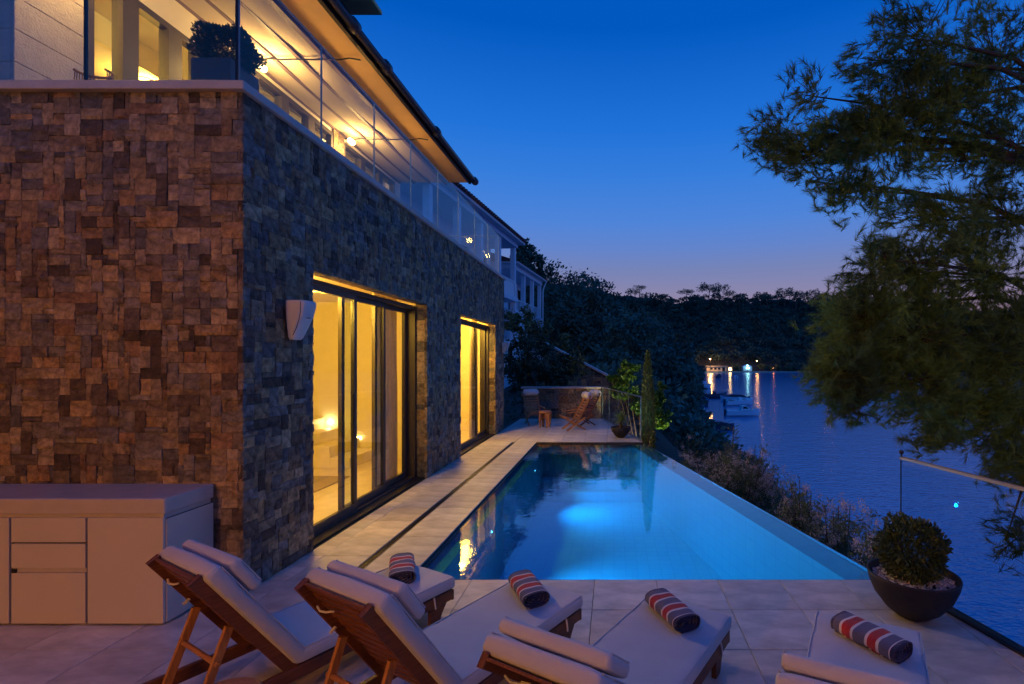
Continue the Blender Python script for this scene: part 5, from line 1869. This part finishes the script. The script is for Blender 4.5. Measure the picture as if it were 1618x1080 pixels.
# ------------------------------------------------------------------ far shore buildings and lamps
DS = 368.5
def sx(px, D=DS): return (px - VX) / F * D
q0 = MB(); q0.mm(sx(1088), sx(1290), 366.2, 368.2, SEA - .6, SEA + .75)
tag(q0.build('quay', M['conc']), 'low concrete quay along the far shore', 'quay')
bg = empty('bungalow', (sx(1117), 369.2, SEA + .7), 0, 'low flat roofed bungalow lit warm on the far quay', 'house')
cream = mat('bungalow_wall', (.62, .52, .36), .85)
MB().mm(0, 14.5, 0, 6, 0, 3.6).build('wall', cream, bg)
MB().mm(-.4, 15.2, -.6, 6.4, 3.601, 3.95).build('roof', M['conc'], bg)
MB().mm(15.3, 19.0, .8, 6, 0, 3.2).build('annex', cream, bg)
MB().mm(15.1, 19.4, .2, 6.2, 3.201, 3.5).build('roof', M['conc'], bg)
for x in (2.6, 5.4, 8.2): 
    MB().mm(x, x + 1.7, -.06, -.002, 1.2, 2.7).build('window', M['dglass'], bg)
MB().mm(11.3, 13.2, -.05, -.002, 0, 3.0).build('door', M['dglass'], bg)
MB().mm(16.4, 18.0, .74, .799, .8, 2.4).build('window', M['bulb_warm'], bg)
ks = empty('kiosk', (sx(1175), 370, SEA + .7), 0, 'small white kiosk with a cold blue lamp on the far shore', 'kiosk')
MB().mm(0, 6.5, 0, 4, 0, 3.4).build('wall', M['hwall'], ks)
MB().prism([(-.4, 3.401), (6.9, 3.401), (3.2, 5.0)], 'y', -.3, 4.2).build('roof', M['hwall'], ks)
MB().mm(2.3, 4.6, -.3, -.1, 1.9, 2.7).build('sign_light', M['bulb_cool'], ks)


def street_lamp(px, hgt, label, strength_m, power, col, D=367.6, r=.5):
    t = empty('street_lamp', (sx(px, D), D, SEA + .75), 0, label, 'lamp')
    MB().tube([(0, 0, 0), (0, 0, hgt)], [.12, .08], 8).build('pole', M['dsteel'], t)
    MB().lathe([(0, r), (r * .8, r * .6), (r, 0), (r * .6, -r * .5), (0, -r * .6)], (0, 0, hgt + r), 12).build('lamp_head', strength_m, t)
    point_lamp((sx(px, D), D - r - .8, SEA + .75 + hgt), power, col, .4)


far_warm = emis('far_lamp_warm', (1, .50, .16), 42)
far_cool = emis('far_lamp_cool', (.35, .95, 1), 14)
street_lamp(1122, 8.3, 'tall street lamp with a warm glow beside the bungalow', far_warm, 9000, (1, .50, .15))
street_lamp(1181, 3.5, 'short bright bluish lamp in front of the kiosk', far_cool, 160, (.4, .95, 1), 367.4, .55)
street_lamp(1196, 7.2, 'warm street lamp between the trees right of the kiosk', far_warm, 900, (1, .45, .12), 370.5, .3)
street_lamp(1222, 2.2, 'low orange lamp under the shoreline bushes', far_warm, 120, (1, .28, .06), 371, .1)
street_lamp(1308, 3.0, 'low orange lamp on the shore seen through the pine needles', far_warm, 120, (1, .28, .06), 369.6, .22)
for i, (px, h_) in enumerate(((1204, 7), (1216, 5), (1228, 6), (1246, 5), (1160, 7))):
    bx_, by_ = sx(px, 372), 372.0
    leafy_tree('shore_tree', ['round tree right of the kiosk on the far shore', 'low bush glowing orange on the far shore', 'taller tree by the orange glow on the far shore', 'last small tree at the right end of the far quay', 'tree between bungalow and kiosk on the far shore'][i],
               (bx_, by_, SEA + .5), [(bx_, by_, SEA + h_ * .65, h_ * .45, .8), (bx_ + 2, by_, SEA + h_ * .5, h_ * .3, .8)], 700, .9, M['shrub'], seed=700 + i, trunk=.2)


# ------------------------------------------------------------------ boats
def boat(px, py, length, heading, label, kind='cuddy', hull=None, dark=False):
    D = (CH - SEA) * F / (py - VY)
    t = empty('boat', (sx(px, D), D, SEA), heading, label, 'boat', 'boats moored in the bay')
    L_ = length; B_ = L_ * .17; H = L_ * .17
    hm = M['boatdark'] if dark else M['boatwhite']
    mb = MB()
    st2 = [(-.5, .82, 0, 1.0), (-.25, .98, -.0, .95), (.05, 1.0, 0, .98), (.28, .82, .02, 1.08), (.42, .48, .10, 1.22), (.50, .05, .35, 1.32)]
    rings = []
    for (s, w, k, h_) in st2:
        x = s * L_
        rings.append([mb.bm.verts.new(p) for p in ((x, -B_ * w, H * h_), (x - .02 * L_, -B_ * w * .86, H * .25), (x - .03 * L_, 0, -H * .35 + H * k), (x - .02 * L_, B_ * w * .86, H * .25), (x, B_ * w, H * h_))])
    for a, b in zip(rings, rings[1:]):
        for k in range(4): mb.bm.faces.new((a[k], a[k + 1], b[k + 1], b[k]))
        mb.bm.faces.new((a[4], a[0], b[0], b[4])) if False else None
    mb.bm.faces.new(rings[0]); mb.bm.faces.new(rings[-1])
    mb.build('hull', hm, t)
    dk = MB()
    vs2 = [dk.bm.verts.new((s * L_, -B_ * w * .97, H * h_ * .94)) for s, w, k, h_ in st2] + [dk.bm.verts.new((s * L_, B_ * w * .97, H * h_ * .94)) for s, w, k, h_ in reversed(st2)]
    n = len(st2)
    for i in range(n - 1):
        dk.bm.faces.new((vs2[i], vs2[i + 1], vs2[2 * n - 2 - i], vs2[2 * n - 1 - i]))
    dk.build('deck', M['boatdark'] if dark or kind == 'cover' else M['boatwhite'], t)
    if kind == 'cuddy':
        c_ = MB()
        pr = [(-.10 * L_, H * .95), (-.06 * L_, H * 1.75), (.08 * L_, H * 1.8), (.22 * L_, H * 1.15), (.36 * L_, H * 1.1)]
        c_.prism(pr, 'y', -B_ * .62, B_ * .62)
        c_.build('cabin', M['boatwhite'], t)
        MB().prism([(.085 * L_, H * 1.72), (.21 * L_, H * 1.2), (.225 * L_, H * 1.22), (.10 * L_, H * 1.78)], 'y', -B_ * .55, B_ * .55).build('windscreen', M['dglass'], t)
        MB().prism([(-.04 * L_, H * 1.3), (-.03 * L_, H * 1.65), (.06 * L_, H * 1.68), (.13 * L_, H * 1.3)], 'y', -B_ * .64, B_ * .64).build('side_window', M['dglass'], t)
    elif kind == 'open':
        MB().mm(-.05 * L_, .07 * L_, -B_ * .4, B_ * .4, H * .9, H * 1.5).build('console', hm, t)
        for s in (-.28, .2): MB().mm(s * L_ - .04 * L_, s * L_ + .04 * L_, -B_ * .75, B_ * .75, H * .92, H * 1.02).build('thwart', M['lwood'], t)
    elif kind == 'cover':
        MB().prism([(-.5 * L_, H * .95), (-.3 * L_, H * 1.5), (.1 * L_, H * 1.55), (.42 * L_, H * 1.15)], 'y', -B_ * .7, B_ * .7).build('cover', M['boatdark'], t)
    MB().mm(-.56 * L_, -.505 * L_, -.16, .16, -.3, H * 1.25).build('outboard_motor', M['boatdark'], t)
    MB().tube([(.30 * L_, -B_ * .75, H * 1.1), (.36 * L_, -B_ * .6, H * 1.7), (.50 * L_, 0, H * 1.75), (.36 * L_, B_ * .6, H * 1.7), (.30 * L_, B_ * .75, H * 1.1)], .025, 5).build('bow_rail', M['steel'], t)
    return t


boat(1174, 657, 5.6, .08, 'white cabin motorboat with its bow to the right, nearest of the moored pair')
boat(1168, 640, 6.4, .35, 'motorboat moored just behind the white cabin boat', 'open')
boat(1160, 634, 6.0, 2.9, 'open boat furthest back in the moored cluster', 'cover')
boat(1128, 629, 6.5, .2, 'low dark boat left of the moored cluster', 'open', dark=True)
boat(1134, 679, 4.2, -.15, 'dark covered boat just above the feathery shrubs', 'cover', dark=True)
boat(1112, 694, 3.6, .1, 'small dark boat half behind the leafy bank', 'cover', dark=True)
boat(1102, 608, 7.0, .1, 'white boat against the left bank furthest toward the quay', 'open')
boat(1106, 613, 7.0, -.2, 'white boat second along the left bank', 'open')
boat(1136, 597, 8.0, 1.2, 'tiny dark boat off the lit bungalow', 'open', dark=True)
boat(1163, 597, 6.0, 1.4, 'tiny pale boat off the kiosk', 'open')
boat(1090, 634, 6.0, .4, 'pale boat tucked under the trees of the left bank', 'cover')
boat(1099, 642, 5.5, .2, 'dark boat with pale rim along the left bank', 'cover', dark=True)
boat(1092, 655, 5.0, .3, 'small pale boat lowest along the left bank', 'open')
# mooring buoy
tag(MB().lathe([(0, .9), (.25, .75), (.35, .45), (.3, .1), (0, 0)], (sx(1152, 118), 118, SEA), 12).build('mooring_buoy', M['hwall']), 'small round pale mooring buoy behind the moored boats', 'buoy')
